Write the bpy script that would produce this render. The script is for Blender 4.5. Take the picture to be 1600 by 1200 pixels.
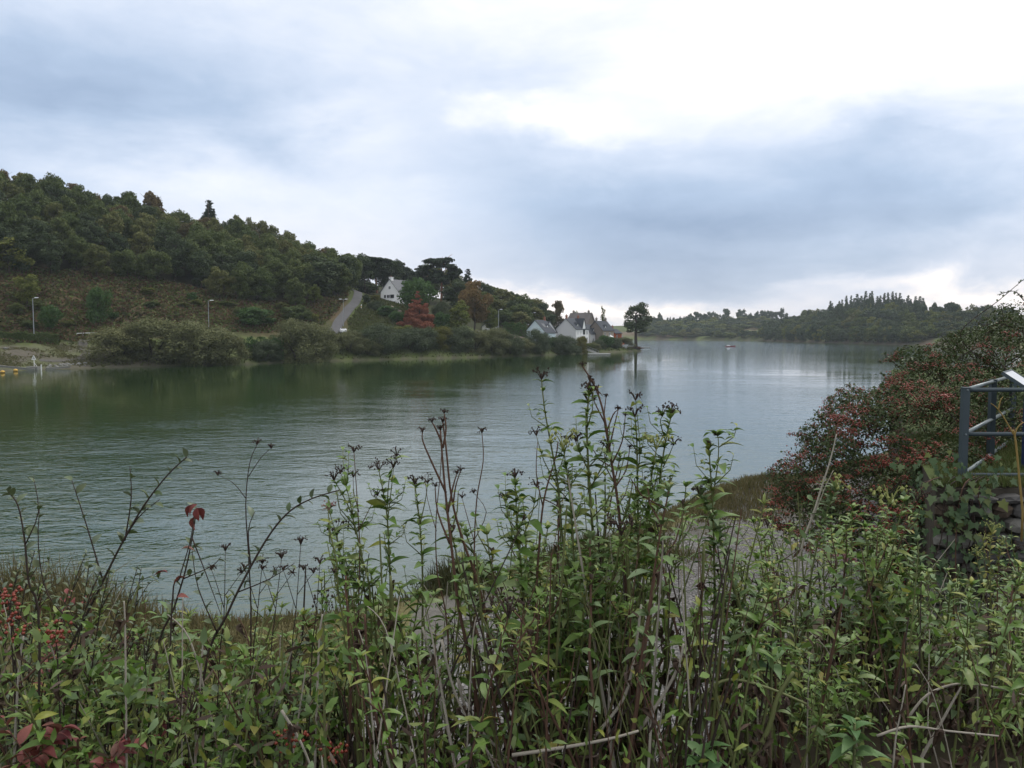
import bpy, math, random
import numpy as np
from mathutils import Vector, Matrix, Euler
R = math.radians
SC = bpy.context.scene
for o in list(bpy.data.objects):
    bpy.data.objects.remove(o)
COL = SC.collection
# ------------------------------------------------------------------ camera
FPX, PITCH, EYE = 1256.0, R(3.65), 7.0
cd = bpy.data.cameras.new('camera'); cam = bpy.data.objects.new('camera', cd); COL.objects.link(cam)
cd.sensor_width = 36.0; cd.lens = 36.0 * FPX / 1600.0; cd.clip_start = 0.1; cd.clip_end = 9000
cam.location = (0, 0, EYE); cam.rotation_euler = (math.pi / 2 - PITCH, 0, 0)
SC.camera = cam
# ------------------------------------------------------------------ world: Nishita sky under a broken cloud layer
SUN_EL, SUN_AZ = R(58), R(50)
W = bpy.data.worlds.new('World'); SC.world = W; W.use_nodes = True
nt = W.node_tree; nt.nodes.clear(); NW = nt.nodes.new; LK = nt.links.new
def wmath(op, a, b=None, c=None):
    n = NW('ShaderNodeMath'); n.operation = op
    for i, v in enumerate((a, b, c)):
        if v is None: continue
        if isinstance(v, (int, float)): n.inputs[i].default_value = v
        else: LK(v, n.inputs[i])
    return n.outputs[0]
def ray(px, py):
    X, Y = (px - 800) / FPX, -(py - 600) / FPX
    return Vector((X, math.cos(PITCH) + Y * math.sin(PITCH), -math.sin(PITCH) + Y * math.cos(PITCH)))
def azel(px, py):
    d = ray(px, py).normalized()
    return math.atan2(d.x, d.y), math.asin(d.z)
tc = NW('ShaderNodeTexCoord'); sx = NW('ShaderNodeSeparateXYZ'); LK(tc.outputs['Generated'], sx.inputs[0])
az = wmath('ARCTAN2', sx.outputs[0], sx.outputs[1]); el = wmath('ARCSINE', sx.outputs[2])
mp = NW('ShaderNodeMapping'); mp.inputs['Scale'].default_value = (3.0, 3.0, 7.5); LK(tc.outputs['Generated'], mp.inputs[0])
n1 = NW('ShaderNodeTexNoise'); n1.inputs['Scale'].default_value = 1.6; n1.inputs['Detail'].default_value = 7.0
n1.inputs['Roughness'].default_value = 0.58; n1.inputs['Distortion'].default_value = 0.25; LK(mp.outputs[0], n1.inputs['Vector'])
n2 = NW('ShaderNodeTexNoise'); n2.inputs['Scale'].default_value = 6.5; n2.inputs['Detail'].default_value = 6.0; n2.inputs['Roughness'].default_value = 0.6; n2.inputs['Distortion'].default_value = 0.5; LK(mp.outputs[0], n2.inputs['Vector'])
sc_ = NW('ShaderNodeSeparateColor'); LK(n1.outputs['Color'], sc_.inputs[0])
waz = wmath('MULTIPLY_ADD', wmath('SUBTRACT', sc_.outputs[0], 0.5), 0.30, az)
wel = wmath('MULTIPLY_ADD', wmath('SUBTRACT', sc_.outputs[1], 0.5), 0.14, el)
cx = NW('ShaderNodeCombineXYZ'); LK(waz, cx.inputs[0]); LK(wel, cx.inputs[1])
# cloud masses: centre and reach as seen in the sky (direction), lighter (+) or darker (-) than the general layer
BLOBS = [(60, 170, 640, 120, -0.42, 4), (300, 60, 420, 150, -0.13, 0), (560, 215, 210, 75, 0.26, -6), (330, 290, 460, 100, 0.26, 8),
         (885, 185, 150, 40, 0.38, 0), (1380, 50, 560, 170, 0.36, 5), (1080, 100, 260, 80, 0.12, 0), (880, 110, 240, 60, -0.12, 0), (1020, 350, 560, 125, -0.52, 3),
         (1050, 420, 420, 60, -0.16, 4), (1420, 225, 380, 80, -0.32, 3), (1500, 330, 420, 80, -0.24, 2), (660, 320, 260, 100, 0.18, 0),
         (940, 476, 300, 26, 0.62, 2), (1470, 452, 300, 24, 0.46, 1), (700, 190, 220, 70, -0.10, 0), (1200, 455, 260, 32, -0.12, 2),
         (-500, 100, 500, 220, -0.2, 0), (2300, 150, 600, 260, 0.2, 0)]
L = wmath('MULTIPLY_ADD', wmath('SUBTRACT', n1.outputs[0], 0.5), 0.36, wmath('MULTIPLY_ADD', wmath('SUBTRACT', n2.outputs[0], 0.5), 0.13, 0.63))
for (px, py, rx, ry, amp, rot) in BLOBS:
    a0, e0 = azel(px, py)
    m = NW('ShaderNodeMapping'); m.vector_type = 'TEXTURE'; LK(cx.outputs[0], m.inputs[0])
    m.inputs['Location'].default_value = (a0, e0, 0); m.inputs['Rotation'].default_value = (0, 0, R(-rot))
    m.inputs['Scale'].default_value = (1.25 * rx / FPX, 1.25 * ry / FPX, 1)
    g = NW('ShaderNodeTexGradient'); g.gradient_type = 'QUADRATIC_SPHERE'; LK(m.outputs[0], g.inputs[0])
    L = wmath('MULTIPLY_ADD', wmath('POWER', g.outputs['Fac'], 0.75), amp, L)
hi = NW('ShaderNodeMapRange'); hi.interpolation_type = 'SMOOTHSTEP'; LK(el, hi.inputs[0]); hi.inputs[1].default_value = R(12); hi.inputs[2].default_value = R(38); hi.inputs[3].default_value = 0; hi.inputs[4].default_value = .30   # the layer thins and brightens overhead, as it does towards the top of the view
L = wmath('ADD', L, hi.outputs[0])
rp = NW('ShaderNodeValToRGB'); LK(L, rp.inputs[0])
cr = rp.color_ramp
for p, c in ((0.10, (0.26, 0.345, 0.49)), (0.34, (0.38, 0.475, 0.625)), (0.55, (0.54, 0.615, 0.745)), (0.70, (0.68, 0.725, 0.81)), (0.84, (0.80, 0.815, 0.85)), (1.0, (1.55, 1.53, 1.50))):
    e = cr.elements.new(p); e.color = (*c, 1)
cr.elements.remove(cr.elements[0]); cr.elements.remove(cr.elements[-1])
# low cloud near the horizon is warmer, as light that has crossed more air
wf = NW('ShaderNodeMapRange'); LK(el, wf.inputs[0]); wf.inputs[1].default_value = R(0.5); wf.inputs[2].default_value = R(9); wf.inputs[3].default_value = 1; wf.inputs[4].default_value = 0
mw = NW('ShaderNodeMix'); mw.data_type = 'RGBA'; mw.blend_type = 'MULTIPLY'; LK(wmath('MULTIPLY', wf.outputs[0], 0.9), mw.inputs['Factor'])
LK(rp.outputs[0], mw.inputs['A']); mw.inputs['B'].default_value = (1.10, 0.985, 0.91, 1)
sky = NW('ShaderNodeTexSky'); sky.sky_type = 'NISHITA'; sky.sun_disc = False
sky.sun_elevation = SUN_EL; sky.sun_rotation = SUN_AZ
cs = NW('ShaderNodeVectorMath'); cs.operation = 'SCALE'; LK(mw.outputs['Result'], cs.inputs[0]); cs.inputs['Scale'].default_value = 10.0
mx = NW('ShaderNodeMix'); mx.data_type = 'RGBA'; mx.inputs['Factor'].default_value = 0.94
LK(sky.outputs[0], mx.inputs['A']); LK(cs.outputs[0], mx.inputs['B'])
bg = NW('ShaderNodeBackground'); bg.inputs['Strength'].default_value = 0.1; LK(mx.outputs['Result'], bg.inputs[0])
wo = NW('ShaderNodeOutputWorld'); LK(bg.outputs[0], wo.inputs[0])
W.cycles.sampling_method = 'MANUAL'; W.cycles.sample_map_resolution = 512
sl = bpy.data.lights.new('sun', 'SUN'); sl.energy = 1.4; sl.angle = R(18); sl.color = (1, 0.95, 0.88)
so = bpy.data.objects.new('sun', sl); COL.objects.link(so)
sd = Vector((math.sin(SUN_AZ) * math.cos(SUN_EL), math.cos(SUN_AZ) * math.cos(SUN_EL), math.sin(SUN_EL)))
so.rotation_euler = sd.to_track_quat('Z', 'Y').to_euler(); so.location = sd * 200
SC.view_settings.view_transform = 'Standard'; SC.view_settings.look = 'None'; SC.view_settings.gamma = 1; SC.view_settings.use_curve_mapping = False
SC.view_settings.exposure = 0.40
SC.render.engine = 'CYCLES'
cy = SC.cycles; cy.use_denoising = True; cy.max_bounces = 6; cy.diffuse_bounces = 3; cy.glossy_bounces = 3; cy.transmission_bounces = 3; cy.volume_bounces = 1
cy.transparent_max_bounces = 6; cy.sample_clamp_indirect = 6.0; cy.caustics_reflective = False; cy.caustics_refractive = False
try: cy.denoiser = 'OPENIMAGEDENOISE'; cy.denoising_input_passes = 'RGB_ALBEDO_NORMAL'; cy.denoising_prefilter = 'ACCURATE'
except Exception: pass

# ------------------------------------------------------------------ helpers
def U(px, py, D):                     # the place that lies D metres ahead of the camera along a line of sight
    d = ray(px, py); return Vector((0, 0, EYE)) + d * (D / d.y)
def mesh_np(name, V, Q, mats=(), mi=None, smooth=False):
    V = np.asarray(V, np.float32).reshape(-1, 3); Q = np.asarray(Q, np.int32)
    me = bpy.data.meshes.new(name); k = Q.shape[1]; m = len(Q)
    me.vertices.add(len(V)); me.vertices.foreach_set('co', V.ravel())
    me.loops.add(m * k); me.loops.foreach_set('vertex_index', Q.ravel())
    me.polygons.add(m); me.polygons.foreach_set('loop_start', np.arange(0, m * k, k, dtype=np.int32))
    if mi is not None: me.polygons.foreach_set('material_index', np.asarray(mi, np.int32))
    if smooth: me.polygons.foreach_set('use_smooth', np.ones(m, bool))
    for x in mats: me.materials.append(x)
    me.update(calc_edges=True); return me
def tint(me, C):
    a = me.attributes.new('tint', 'FLOAT_COLOR', 'POINT'); C = np.asarray(C, np.float32)
    if C.shape[1] == 3: C = np.concatenate([C, np.ones((len(C), 1), np.float32)], 1)
    a.data.foreach_set('color', C.ravel())
class MB:
    def __init__(s): s.v = []; s.f = []; s.m = []
    def add(s, v, f, m=0):
        b = len(s.v); s.v += [tuple(p) for p in v]; s.f += [tuple(i + b for i in q) for q in f]; s.m += [m] * len(f); return s
    def box(s, x0, x1, y0, y1, z0, z1, m=0):
        return s.add([(x0, y0, z0), (x1, y0, z0), (x1, y1, z0), (x0, y1, z0), (x0, y0, z1), (x1, y0, z1), (x1, y1, z1), (x0, y1, z1)],
                     [(0, 3, 2, 1), (4, 5, 6, 7), (0, 1, 5, 4), (1, 2, 6, 5), (2, 3, 7, 6), (3, 0, 4, 7)], m)
    def tube(s, pts, rad, n=6, m=0, cap=True):
        pts = [Vector(p) for p in pts]; k = len(pts)
        if not hasattr(rad, '__len__'): rad = [rad] * k
        v = []; ref = None
        for i, p in enumerate(pts):
            t = (pts[min(i + 1, k - 1)] - pts[max(i - 1, 0)]).normalized()
            if ref is None: ref = t.orthogonal().normalized()
            ref = (ref - t * ref.dot(t)); ref = ref.normalized() if ref.length > 1e-6 else t.orthogonal().normalized()
            b = t.cross(ref)
            for j in range(n):
                a = 2 * math.pi * j / n; v.append(p + (ref * math.cos(a) + b * math.sin(a)) * rad[i])
        f = [(i * n + j, i * n + (j + 1) % n, (i + 1) * n + (j + 1) % n, (i + 1) * n + j) for i in range(k - 1) for j in range(n)]
        if cap: f += [tuple(range(n - 1, -1, -1)), tuple((k - 1) * n + j for j in range(n))]
        return s.add(v, f, m)
    def lathe(s, prof, n=10, m=0, c=(0, 0, 0)):
        v = [(c[0] + r * math.cos(2 * math.pi * j / n), c[1] + r * math.sin(2 * math.pi * j / n), c[2] + z) for r, z in prof for j in range(n)]
        f = [(i * n + j, i * n + (j + 1) % n, (i + 1) * n + (j + 1) % n, (i + 1) * n + j) for i in range(len(prof) - 1) for j in range(n)]
        return s.add(v, f, m)
    def mesh(s, name, mats, smooth=False):
        me = bpy.data.meshes.new(name); me.from_pydata(s.v, [], s.f)
        for x in (mats if isinstance(mats, (list, tuple)) else [mats]): me.materials.append(x)
        if any(s.m): me.polygons.foreach_set('material_index', np.array(s.m, np.int32))
        if smooth: me.polygons.foreach_set('use_smooth', np.ones(len(me.polygons), bool))
        me.update(); return me
def obj(name, me, parent=None, loc=None, rot=None, scale=None):
    o = bpy.data.objects.new(name, me); COL.objects.link(o)
    if parent is not None: o.parent = parent
    if loc is not None: o.location = loc
    if rot is not None: o.rotation_euler = rot
    if scale is not None: o.scale = scale if hasattr(scale, '__len__') else (scale,) * 3
    return o
def tag(o, label=None, cat=None, group=None, kind=None):
    if label: o['label'] = label
    if cat: o['category'] = cat
    if group: o['group'] = group
    if kind: o['kind'] = kind
    return o
def thing(name, label, cat, loc=(0, 0, 0), rz=0.0, group=None, scale=None):
    o = obj(name, None, None, loc, (0, 0, rz), scale); o.empty_display_size = 0.2
    return tag(o, label, cat, group)
def dup(root, loc=None, rot=None, scale=None, label=None, group=None):
    r = root.copy(); COL.objects.link(r)
    if loc is not None: r.location = loc
    if rot is not None: r.rotation_euler = rot
    if scale is not None: r.scale = scale if hasattr(scale, '__len__') else (scale,) * 3
    if label: r['label'] = label
    if group: r['group'] = group
    for ch in KIDS.get(root.as_pointer(), ()):
        c = ch.copy(); COL.objects.link(c); c.parent = r
    return r
KIDS = {}
def remember(root): KIDS[root.as_pointer()] = list(root.children); return root
# ------------------------------------------------------------------ materials
class NT:
    def __init__(s, name):
        s.m = bpy.data.materials.new(name); s.m.use_nodes = True; s.t = s.m.node_tree; s.n = s.t.nodes; s.l = s.t.links
        s.b = s.n['Principled BSDF']; s.out = s.n['Material Output']
    def new(s, t, **kw):
        n = s.n.new('ShaderNode' + t)
        for k, v in kw.items(): setattr(n, k, v)
        return n
    def put(s, sock, v):
        if hasattr(v, 'is_linked') or hasattr(v, 'links'): s.l.new(v, sock)
        else: sock.default_value = v
    def math(s, op, a, b=0.0, clamp=False):
        n = s.new('Math', operation=op); n.use_clamp = clamp; s.put(n.inputs[0], a); s.put(n.inputs[1], b); return n.outputs[0]
    def noise(s, scale, detail=3, vec=None, rough=.55, co='Object', stretch=None):
        n = s.new('TexNoise'); n.inputs['Scale'].default_value = scale; n.inputs['Detail'].default_value = detail; n.inputs['Roughness'].default_value = rough
        if vec is None:
            t = s.new('TexCoord'); vec = t.outputs[co]
        if stretch:
            mpn = s.new('Mapping'); mpn.inputs['Scale'].default_value = stretch; s.l.new(vec, mpn.inputs[0]); vec = mpn.outputs[0]
        s.l.new(vec, n.inputs['Vector']); return n.outputs['Fac']
    def ramp(s, fac, stops):
        n = s.new('ValToRGB'); s.put(n.inputs[0], fac); e = n.color_ramp.elements
        while len(e) < len(stops): e.new(0.5)
        for k, (p, c) in zip(e, stops): k.position = p; k.color = (*c[:3], 1)
        return n.outputs[0]
    def mix(s, fac, a, b, mode='MIX'):
        n = s.new('Mix', data_type='RGBA', blend_type=mode); s.put(n.inputs['Factor'], fac)
        for k, v in (('A', a), ('B', b)):
            s.put(n.inputs[k], (*v, 1) if isinstance(v, tuple) and len(v) == 3 else v)
        return n.outputs['Result']
    def gain(s, c, f):
        n = s.new('VectorMath', operation='SCALE'); s.put(n.inputs[0], c); s.put(n.inputs['Scale'], f); return n.outputs[0]
    def bump(s, h, strength=.5, dist=.02):
        n = s.new('Bump'); n.inputs['Strength'].default_value = strength; n.inputs['Distance'].default_value = dist
        s.l.new(h, n.inputs['Height']); s.l.new(n.outputs[0], s.b.inputs['Normal']); return n
    def fin(s, col=None, rough=.8, spec=.3, metal=0.0, trans=0.0):
        if col is not None: s.put(s.b.inputs['Base Color'], (*col, 1) if isinstance(col, tuple) and len(col) == 3 else col)
        s.put(s.b.inputs['Roughness'], rough); s.b.inputs['Specular IOR Level'].default_value = spec; s.b.inputs['Metallic'].default_value = metal
        if trans and col is not None:
            t = s.new('BsdfTranslucent'); s.put(t.inputs[0], (*col, 1) if isinstance(col, tuple) and len(col) == 3 else col)
            x = s.new('MixShader'); x.inputs[0].default_value = trans
            s.l.new(s.b.outputs[0], x.inputs[1]); s.l.new(t.outputs[0], x.inputs[2]); s.l.new(x.outputs[0], s.out.inputs[0])
        return s.m
def plain(name, col, rough=.75, spec=.3, metal=0., var=.25, scale=3.0, bump=0.):
    m = NT(name); n = m.noise(scale, 5); c = m.gain((*col,), m.math('MULTIPLY_ADD', n, 2 * var)); 
    c.node.inputs['Scale'].links[0].from_node.inputs[2].default_value = 1 - var
    if bump: m.bump(n, .6, bump)
    return m.fin(c, rough, spec, metal)
def foliage(name, cols, nscale=.5, var=.35, rough=.7, spec=.15, trans=.25, isl=.5):
    """leaf colour: each plant its own hue (object random), each leaf cluster a shift of its own, broad lighter and darker growth"""
    m = NT(name); oi = m.new('ObjectInfo'); g = m.new('NewGeometry')
    f = m.math('ADD', m.math('MULTIPLY', oi.outputs['Random'], 1 - isl), m.math('MULTIPLY', g.outputs['Random Per Island'], isl))
    k = len(cols); c = m.ramp(f, [(i / max(1, k - 1), cc) for i, cc in enumerate(cols)])
    n = m.noise(nscale, 2); v = m.math('MULTIPLY_ADD', n, 2 * var); v.node.inputs[2].default_value = 1 - var
    return m.fin(m.gain(c, v), rough, spec, 0, trans)
# ------------------------------------------------------------------ terrain
rs = np.random.RandomState(11)
LAKE = np.array([(-300, -25), (-60, 13), (-22, 20.5), (-14.7, 20), (-8, 18.2), (-4.3, 18.6), (-2, 20.5), (2, 25), (5.8, 30), (11.3, 35.4), (18, 42), (40, 70), (100, 160), (180, 280), (235, 380),
    (228, 440), (221, 463), (215, 560), (213, 676), (190, 740), (127, 799), (60, 790), (20, 700), (10, 600), (5, 480), (15, 400), (35, 345), (49, 327), (51, 312), (38, 290), (21, 266), (6, 244), (-17, 220), (-33, 207), (-50, 195), (-59, 176),
    (-83, 160), (-93, 146), (-140, 110), (-300, 60)], float)
NNEAR = 14
def lake_dist(x, y):
    """distance to the shoreline, positive on land, and which bank is nearest"""
    x = np.asarray(x, float).ravel(); y = np.asarray(y, float).ravel()
    best = np.full(len(x), 1e9); idx = np.zeros(len(x), int); ins = np.zeros(len(x), bool); n = len(LAKE)
    for i in range(n):
        a, b = LAKE[i], LAKE[(i + 1) % n]; e = b - a
        t = np.clip(((x - a[0]) * e[0] + (y - a[1]) * e[1]) / (e @ e), 0, 1)
        d = np.hypot(x - a[0] - t * e[0], y - a[1] - t * e[1]); k = d < best; best[k] = d[k]; idx[k] = i
        c = ((a[1] > y) != (b[1] > y)) & (x < (b[0] - a[0]) * (y - a[1]) / (b[1] - a[1] + 1e-12) + a[0]); ins ^= c
    return np.where(ins, -best, best), idx
CT = []
def ct(px, D, z): CT.append(((px - 800) / FPX * D, D, z))
for a in [(0, 152, 1.4), (0, 166, 4.2), (0, 172, 5.6), (0, 190, 18), (0, 200, 24.5), (0, 222, 36), (0, 222, 37), (0, 243, 47.0), (0, 300, 48), (0, 420, 40),
          (-150, 150, 5), (-150, 175, 20), (-150, 230, 47), (-420, 120, 5), (-420, 150, 22), (-420, 220, 44), (-420, 420, 42), (100, 160, 1.8), (100, 172, 4.6), (100, 178, 6), (100, 196, 17), (100, 206, 23), (100, 256, 45),
          (200, 176, 3.4), (200, 187, 7), (200, 200, 15), (200, 212, 21), (200, 240, 33), (200, 272, 41.0), (200, 380, 42), (300, 184, 3.2), (300, 194, 6.6), (300, 214, 17.5), (300, 287, 38.5),
          (400, 190, 3.0), (400, 201, 6.8), (400, 210, 9.5), (400, 222, 14.5), (400, 250, 25), (400, 302, 35), (400, 420, 39), (470, 205, 5.6), (470, 216, 7.6), (470, 230, 13), (470, 250, 21), (500, 203, 3.5), (500, 215, 7.5), (500, 228, 11.8), (500, 240, 16.5), (500, 270, 25), (500, 318, 31),
          (525, 222, 8.2), (545, 240, 12.7), (553, 252, 16.2), (560, 263, 19.2), (560, 275, 20.8), (560, 300, 21), (600, 420, 24),
          (580, 226, 7.0), (580, 238, 10.8), (590, 252, 14), (612, 268, 17.3), (630, 290, 20), (650, 240, 9.0), (660, 250, 10.6), (690, 285, 16), (690, 322, 21), (700, 232, 3.5), (740, 250, 7.0), (740, 325, 17.5), (760, 290, 12), (800, 250, 3.6), (800, 264, 5.2), (800, 330, 12), (800, 420, 12),
          (840, 262, 3.2), (860, 285, 4.0), (860, 340, 7.5), (900, 280, 2.6), (900, 340, 5), (940, 292, 2.2), (940, 360, 3), (985, 312, 1.2), (960, 330, 1.6), (900, 480, 5), (960, 640, 5),
          (1000, 830, 6), (1000, 950, 20), (1000, 1300, 17), (1060, 850, 8), (1060, 980, 21), (1100, 840, 6), (1100, 930, 17), (1100, 1010, 26), (1160, 800, 8), (1160, 900, 20), (1160, 1010, 26.5), (1220, 740, 9), (1220, 960, 25), (1260, 760, 18), (1260, 900, 27), (1300, 700, 14), (1300, 780, 27),
          (1350, 640, 14), (1350, 750, 29), (1400, 520, 6), (1400, 600, 18), (1400, 720, 27), (1450, 520, 9), (1450, 600, 18), (1500, 470, 6), (1500, 560, 17), (1560, 460, 9), (1560, 540, 15), (1700, 420, 10), (1700, 540, 16), (1900, 400, 14),
          (1300, 1600, 16), (1000, 2600, 10), (400, 2600, 14), (1700, 2000, 14), (0, 1200, 30), (800, 900, 14), (600, 800, 24), (2200, 900, 16)]:
    ct(*a)
CT = np.array(CT)
def rbf_fit(C):
    n = len(C); d = np.hypot(C[:, None, 0] - C[None, :, 0], C[:, None, 1] - C[None, :, 1])
    P = np.c_[np.ones(n), C[:, 0] / 300, C[:, 1] / 300]
    A = np.block([[d + 4.0 * np.eye(n) * -1, P], [P.T, np.zeros((3, 3))]])
    return np.linalg.solve(A, np.r_[C[:, 2], 0, 0, 0])
RW = rbf_fit(CT)
def sstep(a, b, v):
    t = np.clip((v - a) / (b - a), 0, 1); return t * t * (3 - 2 * t)
def vnoise(x, y, s, seed=0):
    """smooth value noise"""
    x = np.asarray(x) / s; y = np.asarray(y) / s; xi = np.floor(x).astype(int); yi = np.floor(y).astype(int); fx = x - xi; fy = y - yi
    fx = fx * fx * (3 - 2 * fx); fy = fy * fy * (3 - 2 * fy)
    def h(a, b):
        k = (a * 374761393 + b * 668265263 + seed * 974711) & 0x7fffffff; k = ((k ^ (k >> 13)) * 1274126177) & 0x7fffffff
        return ((k ^ (k >> 16)) & 0xffff) / 65535.0
    return (h(xi, yi) * (1 - fx) + h(xi + 1, yi) * fx) * (1 - fy) + (h(xi, yi + 1) * (1 - fx) + h(xi + 1, yi + 1) * fx) * fy
def height(x, y):
    sh = np.shape(x); x = np.asarray(x, float).ravel(); y = np.asarray(y, float).ravel()
    d, idx = lake_dist(x, y); near = (idx < NNEAR) | (np.hypot(x, y) < 60)
    H = RW[-3] + RW[-2] * x / 300 + RW[-1] * y / 300
    for (cx_, cy_, _), w in zip(CT, RW): H = H + w * np.hypot(x - cx_, y - cy_)
    H = np.clip(H, 0.5, 60) + (vnoise(x, y, 9, 3) - .5) * 0.9 * (d > 12)
    flat = sstep(300, 1500, np.hypot(x, y)); H = H * (1 - flat * 0.4)
    bank = 0.25 + 0.42 * d
    left_beach = sstep(-70, -85, x) * (y < 175)
    bank = np.where(d > 0, bank * (1 - left_beach) + left_beach * (0.1 + .22 * d), d * 0.35)
    Hf = np.minimum(np.where(near, 1e3, H), bank)
    low = 1.2 + sstep(1.0, 6.0, x) * sstep(16, 6, y) * 2.2 + (vnoise(x, y, 1.3, 5) - .5) * .06 + sstep(60, 200, np.hypot(x, y)) * 4 + sstep(20, 26, x) * 3 * (y < 60)
    verge = 0.30 * np.exp(-((d - 2.6) / 1.3) ** 2) * (vnoise(x, y, 2.5, 9) * .8 + .5)
    mound = 0.45 * np.exp(-(((x - 8.6) / 2.6) ** 2 + ((y - 28.5) / 3.4) ** 2))
    Hn = np.where(d > 0, np.minimum(low, 0.02 + .33 * d) + verge * (d > .3) + mound, d * .35)
    out = np.where(near, Hn, Hf)
    return np.maximum(out, -1.6).reshape(sh)
def gz(x, y): return float(height(np.array([x]), np.array([y]))[0])
def G(px, D, dz=0.0):
    x = ray(px, 520).x / ray(px, 520).y * D
    return Vector((x, D, gz(x, D) + dz))
def py_of(p):
    v = Vector(p) - Vector((0, 0, EYE)); f = v.y * math.cos(PITCH) - v.z * math.sin(PITCH); u = v.y * math.sin(PITCH) + v.z * math.cos(PITCH)
    return 800 + FPX * v.x / f, 600 - FPX * u / f

# woodland edge and crest on the left hill, by bearing
def wood_edge(px): return np.interp(px, [-450, -200, 0, 100, 200, 300, 400, 460, 500, 530, 550], [164, 180, 194, 200, 210, 215, 221, 229, 238, 250, 260])
def wood_crest(px): return np.interp(px, [-450, -200, 0, 100, 200, 300, 400, 500, 550], [230, 236, 250, 262, 278, 292, 307, 322, 300])
def bearing_px(x, y): return 800 + FPX * np.asarray(x) / np.maximum(np.asarray(y), 1e-3)

def build_ground():
    a1 = np.linspace(R(-180), R(-42), 40, endpoint=False); a2 = np.linspace(R(-42), R(42), 400, endpoint=False); a3 = np.linspace(R(42), R(180), 40, endpoint=False)
    A = np.concatenate([a1, a2, a3]); na = len(A)
    rr = [0.0]; r = 2.0
    while r < 3000: rr.append(r); r *= 1.0145 if 100 < r < 360 else 1.022
    rr = np.array(rr); nr = len(rr)
    X = rr[:, None] * np.sin(A)[None]; Y = rr[:, None] * np.cos(A)[None]
    Z = height(X, Y); V = np.stack([X, Y, Z], -1).reshape(-1, 3)
    i, j = np.meshgrid(np.arange(nr - 1), np.arange(na), indexing='ij'); jn = (j + 1) % na
    Q = np.stack([i * na + j, i * na + jn, (i + 1) * na + jn, (i + 1) * na + j], -1).reshape(-1, 4)
    x, y, z = V.T; d, idx = lake_dist(x, y); px = bearing_px(x, y); D = np.hypot(x, y); near = (idx < NNEAR) | (D < 60)
    n1 = vnoise(x, y, 7, 1); n2 = vnoise(x, y, 2.3, 2); n3 = vnoise(x, y, 30, 4)
    def L3(c): return np.array(c)[None]
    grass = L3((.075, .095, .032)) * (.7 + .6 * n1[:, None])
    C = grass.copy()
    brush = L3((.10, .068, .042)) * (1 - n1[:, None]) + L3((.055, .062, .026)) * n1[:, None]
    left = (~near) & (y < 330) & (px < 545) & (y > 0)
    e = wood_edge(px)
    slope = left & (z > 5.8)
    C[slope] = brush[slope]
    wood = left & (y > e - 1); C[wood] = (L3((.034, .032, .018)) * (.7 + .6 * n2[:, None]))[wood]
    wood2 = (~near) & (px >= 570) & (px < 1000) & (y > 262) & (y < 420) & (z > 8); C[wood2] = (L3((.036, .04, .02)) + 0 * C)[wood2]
    beach = (~near) & (x < -70) & (y < 178) & (z < 4.6) & (d > -2); k = sstep(.35, .65, n2 * .5 + n1 * .5)
    gr = L3((.105, .095, .075)) * (.75 + .5 * n2[:, None]); C[beach] = (gr * (1 - .6 * k[:, None]) + grass * .6 * k[:, None])[beach]
    far = (~near) & (D > 420) & (y > 0)
    fg = far & (px > 1118) & (px < 1245) & (z > 19.5); C[fg] = np.array((.14, .19, .06))
    fb = far & (px < 1075) & (d < 62) & (d > 9); C[fb] = np.array((.12, .092, .062))
    fb2 = far & (px < 1090) & (z > 18); C[fb2] = np.array((.13, .10, .065))
    fbr = far & (px > 1085) & (px < 1250) & (z <= 19.5) & (z > 9); C[fbr] = (L3((.085, .07, .04)) + 0 * C)[fbr]
    fg2 = far & (px > 1160) & (px < 1190) & (d > 2) & (d < 12); C[fg2] = np.array((.06, .075, .03))
    fs = far & (d > -1) & (d < 5) & (px > 1180); C[fs] = np.array((.065, .05, .036))
    fw = far & (px > 1200) & (d > 8) & ~fg; C[fw] = np.array((.035, .04, .022))
    gv = near & (d > 3.2) & (D < 70); C[gv] = (L3((.12, .115, .105)) + 0 * C)[gv]
    vg = near & (d > -.5) & ((d <= 3.2) | ((x < -2) & (D < 70))); C[vg] = (L3((.105, .095, .045)) * (.7 + .6 * n2[:, None]))[vg]
    mud = (d < 0.4); C[mud] = np.array((.09, .085, .06))
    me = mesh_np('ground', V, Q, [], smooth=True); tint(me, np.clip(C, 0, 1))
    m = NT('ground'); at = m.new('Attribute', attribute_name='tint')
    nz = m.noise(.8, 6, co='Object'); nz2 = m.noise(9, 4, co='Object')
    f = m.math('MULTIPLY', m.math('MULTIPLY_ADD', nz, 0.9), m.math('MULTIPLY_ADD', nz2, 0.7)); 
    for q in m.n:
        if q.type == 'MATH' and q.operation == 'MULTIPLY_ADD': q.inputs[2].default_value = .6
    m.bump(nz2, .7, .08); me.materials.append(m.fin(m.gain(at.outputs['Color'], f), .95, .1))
    return tag(obj('ground', me), kind='structure')
build_ground()
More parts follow.
